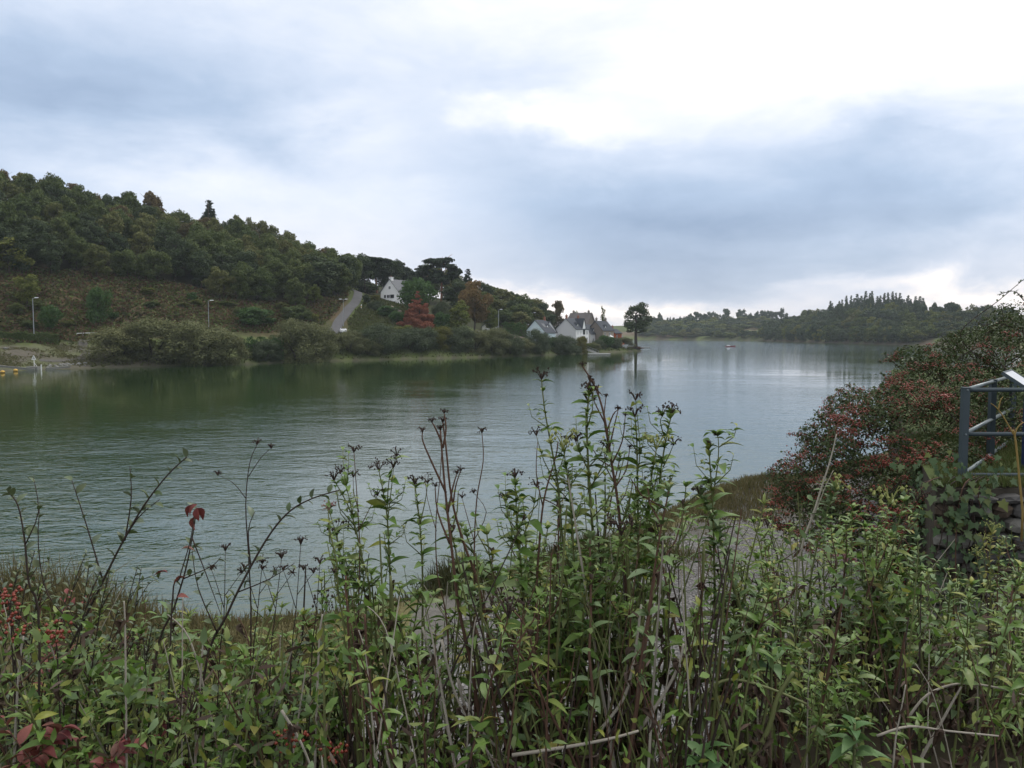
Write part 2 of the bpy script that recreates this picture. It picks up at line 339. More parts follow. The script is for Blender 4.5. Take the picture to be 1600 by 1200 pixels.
# ------------------------------------------------------------------ water
m = NT('water'); geo = m.new('NewGeometry'); P_ = geo.outputs['Position']
big = m.noise(.022, 3, vec=P_, stretch=(1, .55, 1)); big2 = m.noise(.10, 2, vec=P_, stretch=(.6, 1.6, 1))
def rot_noise(scale, ang, st, det, rough, dis=0):
    mp_ = m.new('Mapping'); mp_.inputs['Rotation'].default_value = (0, 0, R(ang)); mp_.inputs['Scale'].default_value = st; m.l.new(P_, mp_.inputs[0])
    o_ = m.noise(scale, det, vec=mp_.outputs[0], rough=rough); o_.node.inputs['Distortion'].default_value = dis; return o_
w1 = rot_noise(.9, 22, (.55, 1.0, 1), 3, .55, .9); w2 = rot_noise(2.5, -27, (.62, 1.0, 1), 3, .6, .6); w3 = rot_noise(8.0, 6, (.7, 1, 1), 2, .5)
patch = m.ramp(m.math('MULTIPLY_ADD', big2, .35), [(.50, (0, 0, 0)), (.70, (1, 1, 1))]); 
pm = patch.node.inputs[0].links[0].from_node; m.l.new(big, pm.inputs[2])
amp = m.math('MULTIPLY_ADD', patch, .8); amp.node.inputs[2].default_value = .2
h = m.math('ADD', m.math('ADD', m.math('MULTIPLY', w1, .105), m.math('MULTIPLY', w2, .048)), m.math('MULTIPLY', w3, .012))
sp = m.new('SeparateXYZ'); m.l.new(P_, sp.inputs[0])
sh_ = m.new('MapRange'); m.l.new(m.math('SUBTRACT', m.math('MULTIPLY', sp.outputs[1], .60), m.math('MULTIPLY', sp.outputs[0], 1.2)), sh_.inputs[0])   # sheltered water under the wooded hill
sh_.inputs[1].default_value = 58; sh_.inputs[2].default_value = 95; sh_.inputs[3].default_value = 1; sh_.inputs[4].default_value = .22; amp = m.math('MULTIPLY', amp, sh_.outputs[0])
fr_ = m.new('MapRange'); m.l.new(sp.outputs[1], fr_.inputs[0]); fr_.inputs[1].default_value = 110; fr_.inputs[2].default_value = 300; fr_.inputs[3].default_value = 1; fr_.inputs[4].default_value = .22; amp = m.math('MULTIPLY', amp, fr_.outputs[0])
ri_ = m.new('MapRange'); m.l.new(m.math('SUBTRACT', sp.outputs[0], m.math('MULTIPLY', sp.outputs[1], .03)), ri_.inputs[0]); ri_.inputs[1].default_value = -8; ri_.inputs[2].default_value = 14; ri_.inputs[3].default_value = 1; ri_.inputs[4].default_value = .42; amp = m.math('MULTIPLY', amp, ri_.outputs[0])
f2_ = m.new('MapRange'); m.l.new(sp.outputs[1], f2_.inputs[0]); f2_.inputs[1].default_value = 200; f2_.inputs[2].default_value = 560; f2_.inputs[3].default_value = 0; f2_.inputs[4].default_value = 1.5   # a breeze on the open far water
n2_ = m.new('MapRange'); m.l.new(sp.outputs[1], n2_.inputs[0]); n2_.inputs[1].default_value = 22; n2_.inputs[2].default_value = 75; n2_.inputs[3].default_value = 1.6; n2_.inputs[4].default_value = 1.0; amp = m.math('ADD', m.math('MULTIPLY', amp, n2_.outputs[0]), f2_.outputs[0])
bp = m.bump(m.math('MULTIPLY', h, amp), 0.55, 1.0)
WATER = m.fin((.020, .044, .012), .03, .5); m.b.inputs['IOR'].default_value = 1.9
me = bpy.data.meshes.new('water'); me.from_pydata([(-420, -60, 0), (420, -60, 0), (420, 960, 0), (-420, 960, 0)], [], [(0, 1, 2, 3)]); me.materials.append(WATER)
tag(obj('water', me), kind='structure')
# ------------------------------------------------------------------ hill road, beach footpath, near gravel path, terraces
def ribbon(name, pts, width, mat, dz, sub=10):
    """a strip laid over the terrain along (x, y) points"""
    P = [Vector((p[0], p[1], 0)) for p in pts]; C = []
    for i in range(len(P) - 1):
        p0, p1, p2, p3 = P[max(i - 1, 0)], P[i], P[i + 1], P[min(i + 2, len(P) - 1)]
        for k in range(sub):
            t = k / sub; C.append(.5 * ((2 * p1) + (p2 - p0) * t + (2 * p0 - 5 * p1 + 4 * p2 - p3) * t * t + (3 * p1 - p0 - 3 * p2 + p3) * t ** 3))
    C.append(P[-1]); V = []; n = 5
    for i, c in enumerate(C):
        t = (C[min(i + 1, len(C) - 1)] - C[max(i - 1, 0)]).normalized(); s = Vector((-t.y, t.x, 0))
        wd = width if not hasattr(width, '__len__') else width[0] + (width[1] - width[0]) * i / (len(C) - 1)
        for j in range(n): V.append(c + s * wd * (j / (n - 1) - .5))
    V = np.array([tuple(v) for v in V]); z = height(V[:, 0], V[:, 1]).reshape(-1, n)
    V[:, 2] = z.ravel() + dz
    Q = [(i * n + j, i * n + j + 1, (i + 1) * n + j + 1, (i + 1) * n + j) for i in range(len(C) - 1) for j in range(n - 1)]
    Q = [q[::-1] for q in Q]
    me = mesh_np(name, V, Q, [mat], smooth=True); return tag(obj(name, me), kind='structure')
asphalt = plain('worn_asphalt', (.088, .088, .092), .9, .2, var=.3, scale=.7)
gravelly = plain('pale_gravel', (.095, .09, .08), .95, .1, var=.3, scale=2)
xy = lambda px, D: (ray(px, 520).x / ray(px, 520).y * D, D)
ribbon('road', [xy(500, 212), xy(521, 218), xy(530, 228), xy(541, 238), xy(551, 248), xy(559, 258), xy(560.5, 266), xy(557, 273), xy(548, 280)], 2.7, asphalt, .22)
ribbon('footpath', [xy(150, 181), xy(130, 176), xy(134, 169.5), xy(118, 163.5), xy(85, 159.5), xy(60, 158)], 1.8, gravelly, .07)
gx, gy = np.meshgrid(np.linspace(-9, 16, 126), np.linspace(3.2, 34, 155), indexing='ij'); d, _ = lake_dist(gx, gy)
zz = height(gx, gy); keep = (d.reshape(gx.shape) > 3.3 + 1.1 * vnoise(gx, gy, 1.1, 7)) & (gx < 16)
keep &= gx > -2.6 + 1.6 * vnoise(gx, gy, .9, 12) - .25 * (14 - gy).clip(0, 9)
mnd = np.exp(-(((gx - 8.6) / 2.6) ** 2 + ((gy - 28.5) / 3.4) ** 2)) < .22; keep &= mnd
V = np.stack([gx, gy, zz + .012], -1).reshape(-1, 3); ny = gx.shape[1]; i, j = np.nonzero(keep[:-1, :-1] & keep[1:, :-1] & keep[:-1, 1:] & keep[1:, 1:])
Q = np.stack([i * ny + j, (i + 1) * ny + j, (i + 1) * ny + j + 1, i * ny + j + 1], -1)
m = NT('grey_gravel'); vo = m.new('TexVoronoi'); tcn = m.new('TexCoord'); vo.inputs['Scale'].default_value = 26; m.l.new(tcn.outputs['Object'], vo.inputs['Vector'])
c = m.ramp(m.math('FRACT', m.math('MULTIPLY', vo.outputs['Color'], 7.3)), [(0, (.06, .058, .057)), (.45, (.115, .112, .11)), (.8, (.17, .165, .16)), (1, (.30, .29, .28))])
big = m.noise(.9, 4); c = m.gain(c, m.math('ADD', m.math('MULTIPLY', big, .7), .55)); m.bump(vo.outputs['Distance'], .8, .03)
GRAVEL = m.fin(c, .9, .2)
tag(obj('path', mesh_np('path', V, Q, [GRAVEL], smooth=True)), kind='structure')
def prism(name, poly, z0, z1, mats, kind='structure'):
    n = len(poly); v = [(p[0], p[1], z0) for p in poly] + [(p[0], p[1], z1) for p in poly]
    b = MB().add(v, [tuple(range(2 * n - 1, n - 1, -1))[::-1]], 0); b.add(v, [(i, (i + 1) % n, n + (i + 1) % n, n + i) for i in range(n)], 1)
    return tag(obj(name, b.mesh(name, mats)), kind=kind)
soil = plain('dark_soil', (.05, .042, .028), .95, .1, var=.5, scale=6, bump=.03); turf = plain('short_turf', (.06, .08, .028), .95, .1, var=.4, scale=5, bump=.03)
mortar = plain('dark_mortar', (.07, .062, .05), .95, .1, var=.4, scale=7, bump=.02)
prism('terrace', [(-22, -15), (13, -15), (13, 4.6), (1.7, 4.6), (.7, 3.0), (-22, 3.0)], .4, 5.35, [soil, mortar])
prism('lawn', [(4.62, 8.75), (30, 8.75), (30, 40), (17, 36), (10.5, 22), (6.2, 12.5)], .4, 5.34, [turf, mortar])
# ------------------------------------------------------------------ vegetation prototypes
def rand_dirs(n, rng, up=0.0):
    v = rng.normal(size=(n, 3)); v /= np.linalg.norm(v, axis=1, keepdims=True); v[:, 2] += up
    return v / np.linalg.norm(v, axis=1, keepdims=True)
def leaf_quads(P, Nn, size, rng, aspect=1.0, bend=.25):
    """small folded leaf-spray faces at P facing roughly along Nn"""
    n = len(P); t = np.cross(Nn, rng.normal(size=(n, 3))); t /= np.linalg.norm(t, axis=1, keepdims=True) + 1e-9
    b = np.cross(Nn, t); s = (size * (.6 + .8 * rng.random(n)))[:, None]
    t = t * s * .5; b = b * s * .5 * aspect; k = Nn * s * bend * .5
    V = np.stack([P - t - k, P - b * .9, P + t - k, P + b], 1)
    return V.reshape(-1, 3)
def quads_of(n): return np.arange(n * 4).reshape(-1, 4)
def crown_pts(clumps, per, rng, up=.35, shell=.55):
    """leaf places on the outsides of clumps (x, y, z, r, flatten)"""
    P = []; N = []
    for (x, y, z, r, fl) in clumps:
        k = max(6, int(per * r * r)); d = rand_dirs(k, rng, up * rng.random()); rad = r * (shell + (1 - shell) * rng.random(k) ** .6) * (1 + .22 * np.sin(d[:, 0] * 5 + x) * np.cos(d[:, 1] * 4 + y))
        p = d * rad[:, None] * np.array([1, 1, fl]) + np.array([x, y, z]); P.append(p); nn = d + rng.normal(size=(k, 3)) * .55; N.append(nn / np.linalg.norm(nn, axis=1, keepdims=True))
    return np.concatenate(P), np.concatenate(N)
bark = plain('grey_brown_bark', (.06, .05, .04), .95, .1, var=.35, scale=2)
pine_bark = plain('orange_pine_bark', (.20, .095, .055), .9, .1, var=.35, scale=2)
F = dict(
    oak=foliage('oak_foliage', [(0.057, 0.086, 0.029), (0.086, 0.114, 0.037), (0.122, 0.140, 0.043)], .35),
    olive=foliage('olive_foliage', [(0.086, 0.104, 0.034), (0.120, 0.130, 0.044), (0.150, 0.146, 0.052)], .35),
    brown=foliage('browning_foliage', [(0.077, 0.075, 0.033), (0.119, 0.092, 0.043), (0.144, 0.100, 0.045)], .35),
    light=foliage('yellow_green_foliage', [(0.090, 0.120, 0.026), (0.126, 0.150, 0.036), (0.156, 0.156, 0.038)], .5),
    green=foliage('fresh_green_foliage', [(0.046, 0.098, 0.028), (0.063, 0.115, 0.034)], .5),
    pine=foliage('pine_foliage', [(0.023, 0.039, 0.022), (0.039, 0.055, 0.030)], .5, trans=.1),
    dark=foliage('dark_foliage', [(0.042, 0.064, 0.029), (0.065, 0.086, 0.037)], .4, trans=.15),
    willow=foliage('willow_foliage', [(0.107, 0.122, 0.057), (0.144, 0.155, 0.071), (0.170, 0.170, 0.075)], .3),
    willow2=foliage('dark_willow_foliage', [(0.066, 0.090, 0.050), (0.096, 0.120, 0.061)], .3),
    red=foliage('russet_foliage', [(.24, .085, .055), (.29, .105, .065), (.19, .08, .045)], .5, trans=.3),
    gold=foliage('golden_brown_foliage', [(0.144, 0.114, 0.042), (0.192, 0.120, 0.054), (0.108, 0.102, 0.036)], .3),
    yellow=foliage('yellowing_foliage', [(.16, .15, .035), (.11, .12, .03), (.2, .16, .04)], .5),
    rust=foliage('rust_foliage', [(.10, .04, .025), (.07, .045, .025)], .5),
    blue=foliage('blue_green_foliage', [(0.041, 0.065, 0.035), (0.061, 0.089, 0.046), (0.084, 0.103, 0.049)], .12),
)
def trunk_mesh(h, r, rng, limbs=5, R_=3, mat=bark, lean=.05, z0=.35):
    b = MB(); top = Vector((rng.normal() * lean * h, rng.normal() * lean * h, h))
    P = [Vector((0, 0, -.4)), Vector((0, 0, 0)), top * .33 + Vector((rng.normal() * .1, rng.normal() * .1, 0)), top * .66, top]
    b.tube(P, [r * 1.35, r * 1.1, r * .8, r * .55, r * .2], 6)
    for i in range(limbs):
        t = z0 + (.95 - z0) * (i + .5) / limbs; s = top * t; a = rng.random() * 6.28; l = R_ * (.55 + .4 * rng.random())
        e = s + Vector((math.cos(a) * l, math.sin(a) * l, l * (.35 + .5 * rng.random())))
        b.tube([s, s.lerp(e, .5) + Vector((0, 0, -.06 * l)), e], [r * .42, r * .26, r * .1], 5)
    return b.mesh('trunk', [mat], True)
def broad_clumps(h, w, rng, n=34, base=.28, top=1.0):
    out = []
    for i in range(n):
        d = rand_dirs(1, rng, .1)[0]; q = .52 + .48 * rng.random() ** .5
        cz = h * (base + top) / 2; rz = h * (top - base) / 2
        wob = 1 + .25 * math.sin(3 * math.atan2(d[1], d[0]) + h)
        out.append((d[0] * w * .74 * q * wob, d[1] * w * .74 * q * wob, cz + d[2] * rz * .80 * q, w * (.20 + .16 * rng.random()), .75 + .2 * rng.random()))
    out.append((0, 0, h * (base + top) / 2, w * .42, .9))
    return out
def make_tree(name, label, cat, clumps, mat, size, per, seed, trunk, group=None, aspect=1.0, up=.35, shell=.55, hide=True):
    rng = np.random.RandomState(seed); P, N = crown_pts(clumps, per, rng, up, shell)
    me = mesh_np('crown', leaf_quads(P, N, size, rng, aspect), quads_of(len(P)), [mat])
    t = thing(name, label, cat, (0, 0, -500) if hide else (0, 0, 0), group=group)
    if trunk is not None: obj('trunk', trunk, t)
    obj('crown', me, t); return remember(t)
def kill(o):
    for c in list(o.children): bpy.data.objects.remove(c)
    bpy.data.objects.remove(o)
PROTO = {}
def protos(key, k, fn): PROTO[key] = [fn(i) for i in range(k)]
def bt(key, h, w, n, size, per, cat='tree', nm='broadleaf_tree', base=.2, tr=None):
    def f(i):
        rng = np.random.RandomState(sum(map(ord, key)) * 7 + i * 13)
        return make_tree(nm, 'x', cat, broad_clumps(h * (.92 + .16 * rng.random()), w * (.9 + .2 * rng.random()), rng, n, base), F[key], size, per, i + 50, trunk_mesh(h * .75, .22 * h / 11, rng, 6, w * .7))
    return f
protos('oak', 4, bt('oak', 11, 4.6, 34, .42, 95, nm='oak_tree', base=.0))
protos('olive', 3, bt('olive', 10.5, 4.2, 30, .42, 95, nm='chestnut_tree', base=.0))
protos('brown', 2, bt('brown', 10.5, 4.4, 30, .42, 95, nm='beech_tree', base=.0))
protos('dark', 3, bt('dark', 12, 4.4, 34, .42, 95, nm='dark_oak_tree', base=.02))
protos('light', 2, bt('light', 7.5, 3.2, 22, .36, 120, nm='ash_tree', base=.1))
protos('green', 2, bt('green', 6.5, 3.4, 24, .34, 130, nm='laurel_tree', base=.06))
def pine(i):
    rng = np.random.RandomState(300 + i); h = 14 + i; w = 5.5; cl = []
    for k in range(36):
        a = rng.random() * 6.28; q = rng.random() ** .6; z = h * (.50 + .46 * rng.random()) - q * 1.6
        cl.append((math.cos(a) * w * .8 * q, math.sin(a) * w * .8 * q, z, 1.0 + .7 * rng.random(), .5))
    return make_tree('pine_tree', 'x', 'tree', cl, F['pine'], .40, 170, i + 70, trunk_mesh(h * .9, .32, rng, 9, w * .7, pine_bark, .03, .55))
protos('pine', 3, pine)
def conif(i, mat='pine', nm='conifer_tree'):
    rng = np.random.RandomState(400 + i); h = 15 + 2 * rng.random(); cl = []
    for k in range(24):
        t = k / 23; r = (1 - t) ** .75 * 2.7 + .38
        for j in range(max(2, int(7 * (1 - t) + 2))):
            a = rng.random() * 6.28; cl.append((math.cos(a) * r * .55, math.sin(a) * r * .55, h * (.05 + .93 * t), max(.5, r * .5), .9))
    return make_tree(nm, 'x', 'tree', cl, F[mat], .5, 75, i + 90, trunk_mesh(h * .95, .2, rng, 0), shell=.3)
protos('conifer', 3, conif)
def willow(key):
    def f(i):
        rng = np.random.RandomState(500 + i + len(key)); w = 5.0; h = 8.4; cl = []
        for k in range(44):
            d = rand_dirs(1, rng, .25)[0]; q = .5 + .5 * rng.random() ** .5
            cl.append((d[0] * w * .8 * q, d[1] * w * .8 * q, max(.4, h * .38 + d[2] * h * .48 * q), 1.1 + .7 * rng.random(), 1.0))
        rngs = np.random.RandomState(i); b = MB()
        for k in range(7):
            a = k * .9; b.tube([(0.3 * math.cos(a), .3 * math.sin(a), -.3), (1.0 * math.cos(a), 1.0 * math.sin(a), 2.4), (2.6 * math.cos(a), 2.6 * math.sin(a), 5.2)], [.14, .1, .03], 5)
        return make_tree('willow_bush', 'x', 'bush', cl, F[key], .27, 210, i + 120, b.mesh('stem', [bark]), up=.5, aspect=.6, shell=.4)
    return f
protos('willow', 3, willow('willow')); protos('willow2', 2, willow('willow2')); protos('yellow', 1, willow('yellow')); protos('rust', 1, willow('rust'))
for k in PROTO:
    for p in PROTO[k]:
        if k in ('willow', 'willow2', 'yellow', 'rust'): p.name = 'willow_bush'
def plant(key, i, loc, s, label, group=None, rz=None, name=None, cat=None, rng=random):
    p = PROTO[key][i % len(PROTO[key])]
    sx_ = s if hasattr(s, '__len__') else (s, s, s)
    o = dup(p, loc, (rng.uniform(-.03, .03), rng.uniform(-.03, .03), rng.uniform(0, 6.28) if rz is None else rz), sx_, label, group)
    if name: o.name = name
    if cat: o['category'] = cat
    return o
random.seed(5)
# ---- the wood on the left hill
SP = {'oak': ('dense green oak', 'oaks of the hillside wood'), 'olive': ('olive green chestnut', 'chestnuts of the hillside wood'),
      'brown': ('browning beech', 'beeches of the hillside wood'), 'dark': ('dark green oak', 'dark oaks of the hillside wood'),
      'light': ('yellowish green ash', 'ashes along the edge of the hillside wood')}
spots = []
for px in np.arange(-60, 556, 1.0):
    for _ in range(3):
        p = px + random.random(); e, c = float(wood_edge(p)), float(wood_crest(p)) + 3
        D = random.uniform(e + 1, c); x = (p - 800) / FPX * D
        mind = 6.2 if D < e + 14 else 7.2
        if all((x - a) ** 2 + (D - b) ** 2 > mind * mind for a, b, _ in spots): spots.append((x, D, (D - e) / (c - e)))
hs = height(np.array([s[0] for s in spots]), np.array([s[1] for s in spots]))
for k, ((x, D, t), z) in enumerate(zip(spots, hs)):
    r = random.random()
    key = ('dark' if r < .3 else 'oak' if r < .72 else 'olive' if r < .92 else 'light') if t < .3 else ('oak' if r < .45 else 'olive' if r < .72 else 'brown' if r < .86 else 'dark')
    if (x - (-800 + 0) / FPX * D) / D * FPX < 330 and t > .8 and random.random() < .5: key = 'brown'
    s = random.uniform(.85, 1.15) * (.9 if t < .1 else 1.05) if t < .75 else random.uniform(.92, 1.06)
    bp = float(bearing_px(x, D)); w1_ = next(w for lim, w in ((40, 'at the left edge'), (110, 'above the left lamp post'), (190, 'above the narrow slope tree'), (290, 'above the left willow half'), (380, 'above the right willow half'), (470, 'above the clipped hedge'), (999, 'near the hill road')) if bp < lim)
    w2_ = 'at the wood\'s foot' if t < .2 else 'low in the wood' if t < .45 else 'high in the wood' if t < .8 else 'on the crest of the wood'
    plant(key, k, (x, D, z - .3), (s, s, s * random.uniform(.9, 1.12)), SP[key][0] + ' ' + w2_ + ' ' + w1_, SP[key][1] + ' ' + w2_ + ' ' + w1_)
print('wood trees', len(spots))
def single(key, i, px, D, pytop, wpx, label, name=None, cat=None, group=None, rz=None, baseh=None, basew=None, sink=.2):
    """one particular tree, as tall and wide as its outline asks for"""
    p = PROTO[key][i % len(PROTO[key])]; cr_ = [c for c in KIDS[p.as_pointer()] if c.name.startswith('crown')][0].data
    co = np.empty(len(cr_.vertices) * 3, np.float32); cr_.vertices.foreach_get('co', co); co = co.reshape(-1, 3)
    g = G(px, D); top = U(px, pytop, D).z; hh = float(np.percentile(co[:, 2], 99.8)); ww = float(np.percentile(np.hypot(co[:, 0], co[:, 1]), 97)) * 2
    sz = (top - g.z + sink) / hh; sw = (wpx / FPX * D) / ww
    return plant(key, i, (g.x, g.y, g.z - sink), (sw, sw, sz), label, group, rz, name, cat)
# trees that stand out on the slope below the wood
single('light', 0, 18, 196, 372, 66, 'bright yellow green tree before the wood, tallest at its left end', rz=.5)
single('light', 1, 44, 186, 428, 48, 'yellow green bush tree halfway up the brown slope, below the tallest bright one')
single('green', 0, 155, 186, 449, 36, 'narrow ivy green tree alone in the middle of the brown slope', 'ivy_clad_tree')
single('green', 1, 78, 179, 476, 34, 'low green bush on the slope beside the left lamp post', 'bush', 'bush')
single('green', 0, 398, 207, 480, 56, 'broad green bush below the wood, left of the pair near the road', 'bush', 'bush')
single('oak', 1, 463, 219, 477, 50, 'darker green bush below the wood, right of the pair near the road', 'bush', 'bush')
single('dark', 1, 500, 246, 398, 76, 'tall dark tree at the top of the bank left of the hill road')
single('oak', 2, 517, 254, 404, 66, 'rounded green tree overhanging the hill road from the left')
single('dark', 2, 531, 262, 397, 58, 'dark tree at the crest of the hill road')
single('conifer', 0, 330, 294, 315, 40, 'spiky dark conifer rising above the crest of the hillside wood')
single('brown', 1, 241, 280, 300, 44, 'brown domed tree breaking the skyline of the wooded hill')
for k, (px, t) in enumerate([(372, 336), (394, 341), (412, 345), (428, 352), (446, 360)]):
    single('olive', k, px, 306, t, 30, 'thin pale topped tree along the descending crest of the wood', group='pale trees on the descending crest')
# umbrella pines and oaks on the saddle and ridge
for k, (px, D, t, w) in enumerate([(567, 292, 397, 52), (590, 296, 403, 56), (611, 306, 406, 46)]):
    single('dark' if k != 1 else 'pine', k, px, D, t, w, ['dense dark tree behind the head of the hill road, nearest to it', 'dark pine in the middle of the group behind the white gabled house', 'dark tree leaning over the roof of the white gabled house', 'flat topped dark pine behind the head of the hill road, nearest to it', 'dark pine in the middle of the group behind the white gabled house', 'dark pine leaning over the roof of the white gabled house'][k], baseh=1)
single('pine', 1, 690, 296, 403, 66, 'tall umbrella pine with a bare orange trunk, highest on the ridge', rz=1)
single('pine', 2, 660, 312, 415, 40, 'dark pine left of the highest umbrella pine')
single('pine', 0, 628, 318, 410, 30, 'small dark pine with a tufted top on the skyline over the white gabled house')
single('conifer', 1, 732, 312, 422, 30, 'thin spired conifer right of the umbrella pine')
single('dark', 0, 712, 290, 436, 54, 'dark green tree under the tall umbrella pine')
rid = [(640, 325, 418), (672, 330, 412), (705, 328, 420), (750, 322, 440), (768, 330, 448), (785, 325, 452), (803, 330, 456), (820, 325, 460), (837, 335, 467), (850, 330, 474), (758, 300, 456), (778, 296, 468), (798, 298, 470), (815, 292, 474), (835, 296, 480), (770, 278, 486), (790, 280, 484), (812, 278, 487), (850, 300, 488), (728, 292, 452), (650, 292, 448), (575, 280, 440), (550, 300, 402)]
for k, (px, D, t) in enumerate(rid):
    single(['dark', 'oak', 'olive'][k % 3], k, px, D, t, 36 + 10 * random.random(), ['dark oak on the wooded ridge descending behind the village', 'green oak on the wooded ridge descending behind the village', 'olive chestnut on the wooded ridge descending behind the village'][k % 3], group=['dark oaks on the village ridge', 'green oaks on the village ridge', 'chestnuts on the village ridge'][k % 3])
single('brown', 0, 872, 322, 470, 26, 'airy brownish tree standing clear of the ridge end against the sky')
single('oak', 3, 899, 330, 487, 28, 'low rounded tree at the foot of the ridge behind the houses')
for k in range(22):
    px = random.uniform(0, 500); D = float(np.interp(px, [0, 100, 200, 330, 400, 480, 545], [172, 178, 190, 200, 207, 218, 234])) ; D = random.uniform(D, float(wood_edge(px)) - 2); g_ = G(px, D)
    single(random.choice(('oak', 'green', 'olive', 'light')), k, px, D, py_of((g_.x, g_.y, g_.z + random.uniform(1.2, 2.8)))[1], random.uniform(14, 30), 'low bramble bush on the brown slope ' + next(w for lim, w in ((90, 'near the left lamp post'), (240, 'around the narrow ivy green tree'), (345, 'above the big willow clump'), (999, 'between the two round green bushes and the road')) if px < lim), 'bramble_bush', 'bush', 'bramble bushes on the brown slope')
# garden trees round the white gabled house
single('green', 1, 649, 252, 434, 62, 'big dome of glossy green laurel right of the white gabled house', 'laurel_tree')
def cone_red(i):
    rng = np.random.RandomState(900); cl = []; h = 10.5
    for k in range(15):
        t = k / 14; r = 5.8 * (1 - t) ** .85 + .3
        for j in range(max(2, int(17 * (1 - t)))):
            a = rng.random() * 6.28; q = .35 + .6 * rng.random(); cl.append((math.cos(a) * r * q, math.sin(a) * r * q, h * (.05 + .9 * t) + rng.normal() * .12, max(.5, .27 * r), .55))
    return make_tree('swamp_cypress', 'x', 'tree', cl, F['red'], .3, 190, 31, trunk_mesh(9, .25, rng, 5, 2.5), up=.3)
protos('red', 1, cone_red); protos('gold', 1, bt('gold', 12, 4.2, 30, .34, 130, nm='plane_tree', base=.12))
single('red', 0, 655, 240, 457, 62, 'conical russet red tree, the only red one on the far bank')
single('gold', 0, 741, 252, 439, 56, 'tall golden brown tree above the lakeside bushes')
single('light', 0, 716, 243, 470, 46, 'rounded yellow green tree left of the tall golden brown one', 'lime_tree')
def poplar(i):
    rng = np.random.RandomState(77); cl = [(rng.normal() * .3, rng.normal() * .3, .6 + k * .5, 1.15 - .045 * k, 1.2) for k in range(18)]
    return make_tree('poplar_tree', 'x', 'tree', cl, F['olive'], .3, 140, 37, trunk_mesh(8, .15, rng, 0))
protos('poplar', 1, poplar)
single('poplar', 0, 942, 322, 479, 13, 'narrow upright poplar behind the grey stone house')
single('olive', 1, 912, 335, 489, 30, 'olive tree behind the slate roofs of the lakeside houses')
# the isolated oak on the tip of the point
def point_oak(i):
    rng = np.random.RandomState(45); cl = []
    for k in range(26):
        a = rng.random() * 6.28; q = .35 + .65 * rng.random(); z = 5.2 + 7.8 * rng.random(); wz = 1 - abs(z - 9) / 6.5
        cl.append((math.cos(a) * 4.6 * q * max(.4, wz), math.sin(a) * 4.6 * q * max(.4, wz), z, .95 + .6 * rng.random(), .75))
    return make_tree('lone_oak', 'x', 'tree', cl, F['dark'], .34, 150, 61, trunk_mesh(11, .45, rng, 10, 4.2, z0=.4))
protos('lone', 1, point_oak)
single('lone', 0, 994, 309, 473, 46, 'lone dark oak on the tip of the point, sky showing through its crown')
# hedges and bushes of the far bank, from left to right
def row(key, items):
    for k, it in enumerate(items): single(key if isinstance(key, str) else key[k], k, *it[:3], it[3] * 1.12, it[4], 'willow_bush', 'bush', sink=.5)
row(['willow', 'willow', 'willow', 'willow', 'willow2'], [
    (186, 168, 512, 92, 'broad grey green willow, leftmost of the big clump at the water'), (238, 170, 497, 110, 'tallest grey green willow in the big clump at the water'),
    (302, 173, 500, 110, 'grey green willow, right half of the big clump at the water'), (350, 176, 520, 60, 'low willow at the right end of the big clump'), (412, 184, 531, 50, 'dark bush between the hedge and the second willow clump')])
row(['willow', 'willow', 'willow', 'willow2', 'willow', 'willow2', 'willow2', 'yellow', 'willow2', 'willow', 'willow', 'willow2', 'willow', 'willow2', 'willow2'], [
    (468, 191, 499, 78, 'large rounded willow left of the foot of the hill road'), (500, 197, 510, 60, 'willow in front of the foot of the hill road'), (546, 207, 516, 56, 'low willow in front of the grass slope'), (590, 212, 506, 66, 'dark round bush right of the grass slope'), (575, 208, 524, 40, 'small grey bush at the water before the grass slope'),
    (640, 219, 512, 62, 'dark green bush below the red tree'), (664, 222, 511, 44, 'green bush at the water below the red tree, right of the dark one'), (690, 226, 510, 40, 'yellow leaved bush at the water right of the red tree'), (717, 228, 509, 52, 'blue green willow below the yellow green tree'), (742, 232, 516, 40, 'bush below the tall golden brown tree'),
    (772, 236, 512, 54, 'rounded willow at the water below the garden lamp'), (795, 239, 520, 44, 'dark low bush at the water left of the blue gable'), (811, 244, 528, 40, 'bush at the water in front of the blue gable'), (838, 250, 514, 42, 'round dark bush covering the foot of the blue gabled house'), (882, 260, 523, 40, 'round dark bush at the water before the grey gable')])
row(['yellow', 'green', 'willow', 'willow', 'rust', 'willow2'], [
    (909, 271, 525, 20, 'yellow green garden shrub beside the white front'), (947, 290, 524, 26, 'bright green bush below the orange house'), (927, 280, 535, 24, 'low bush behind the gangway'), (972, 304, 527, 34, 'grey brown bush at the foot of the lone oak'), (992, 311, 541, 24, 'rust coloured bush on the very tip of the point'), (958, 296, 528, 28, 'dark bush between the orange house and the lone oak')])
row(['willow2', 'oak', 'willow2', 'green'], [(898, 267, 539, 20, 'low dark bush at the water below the white front'), (917, 277, 536, 22, 'small dark garden bush below the stone house'), (936, 286, 530, 20, 'dark bush below the white bay window'), (862, 262, 527, 22, 'small bush between the two round dark bushes')])
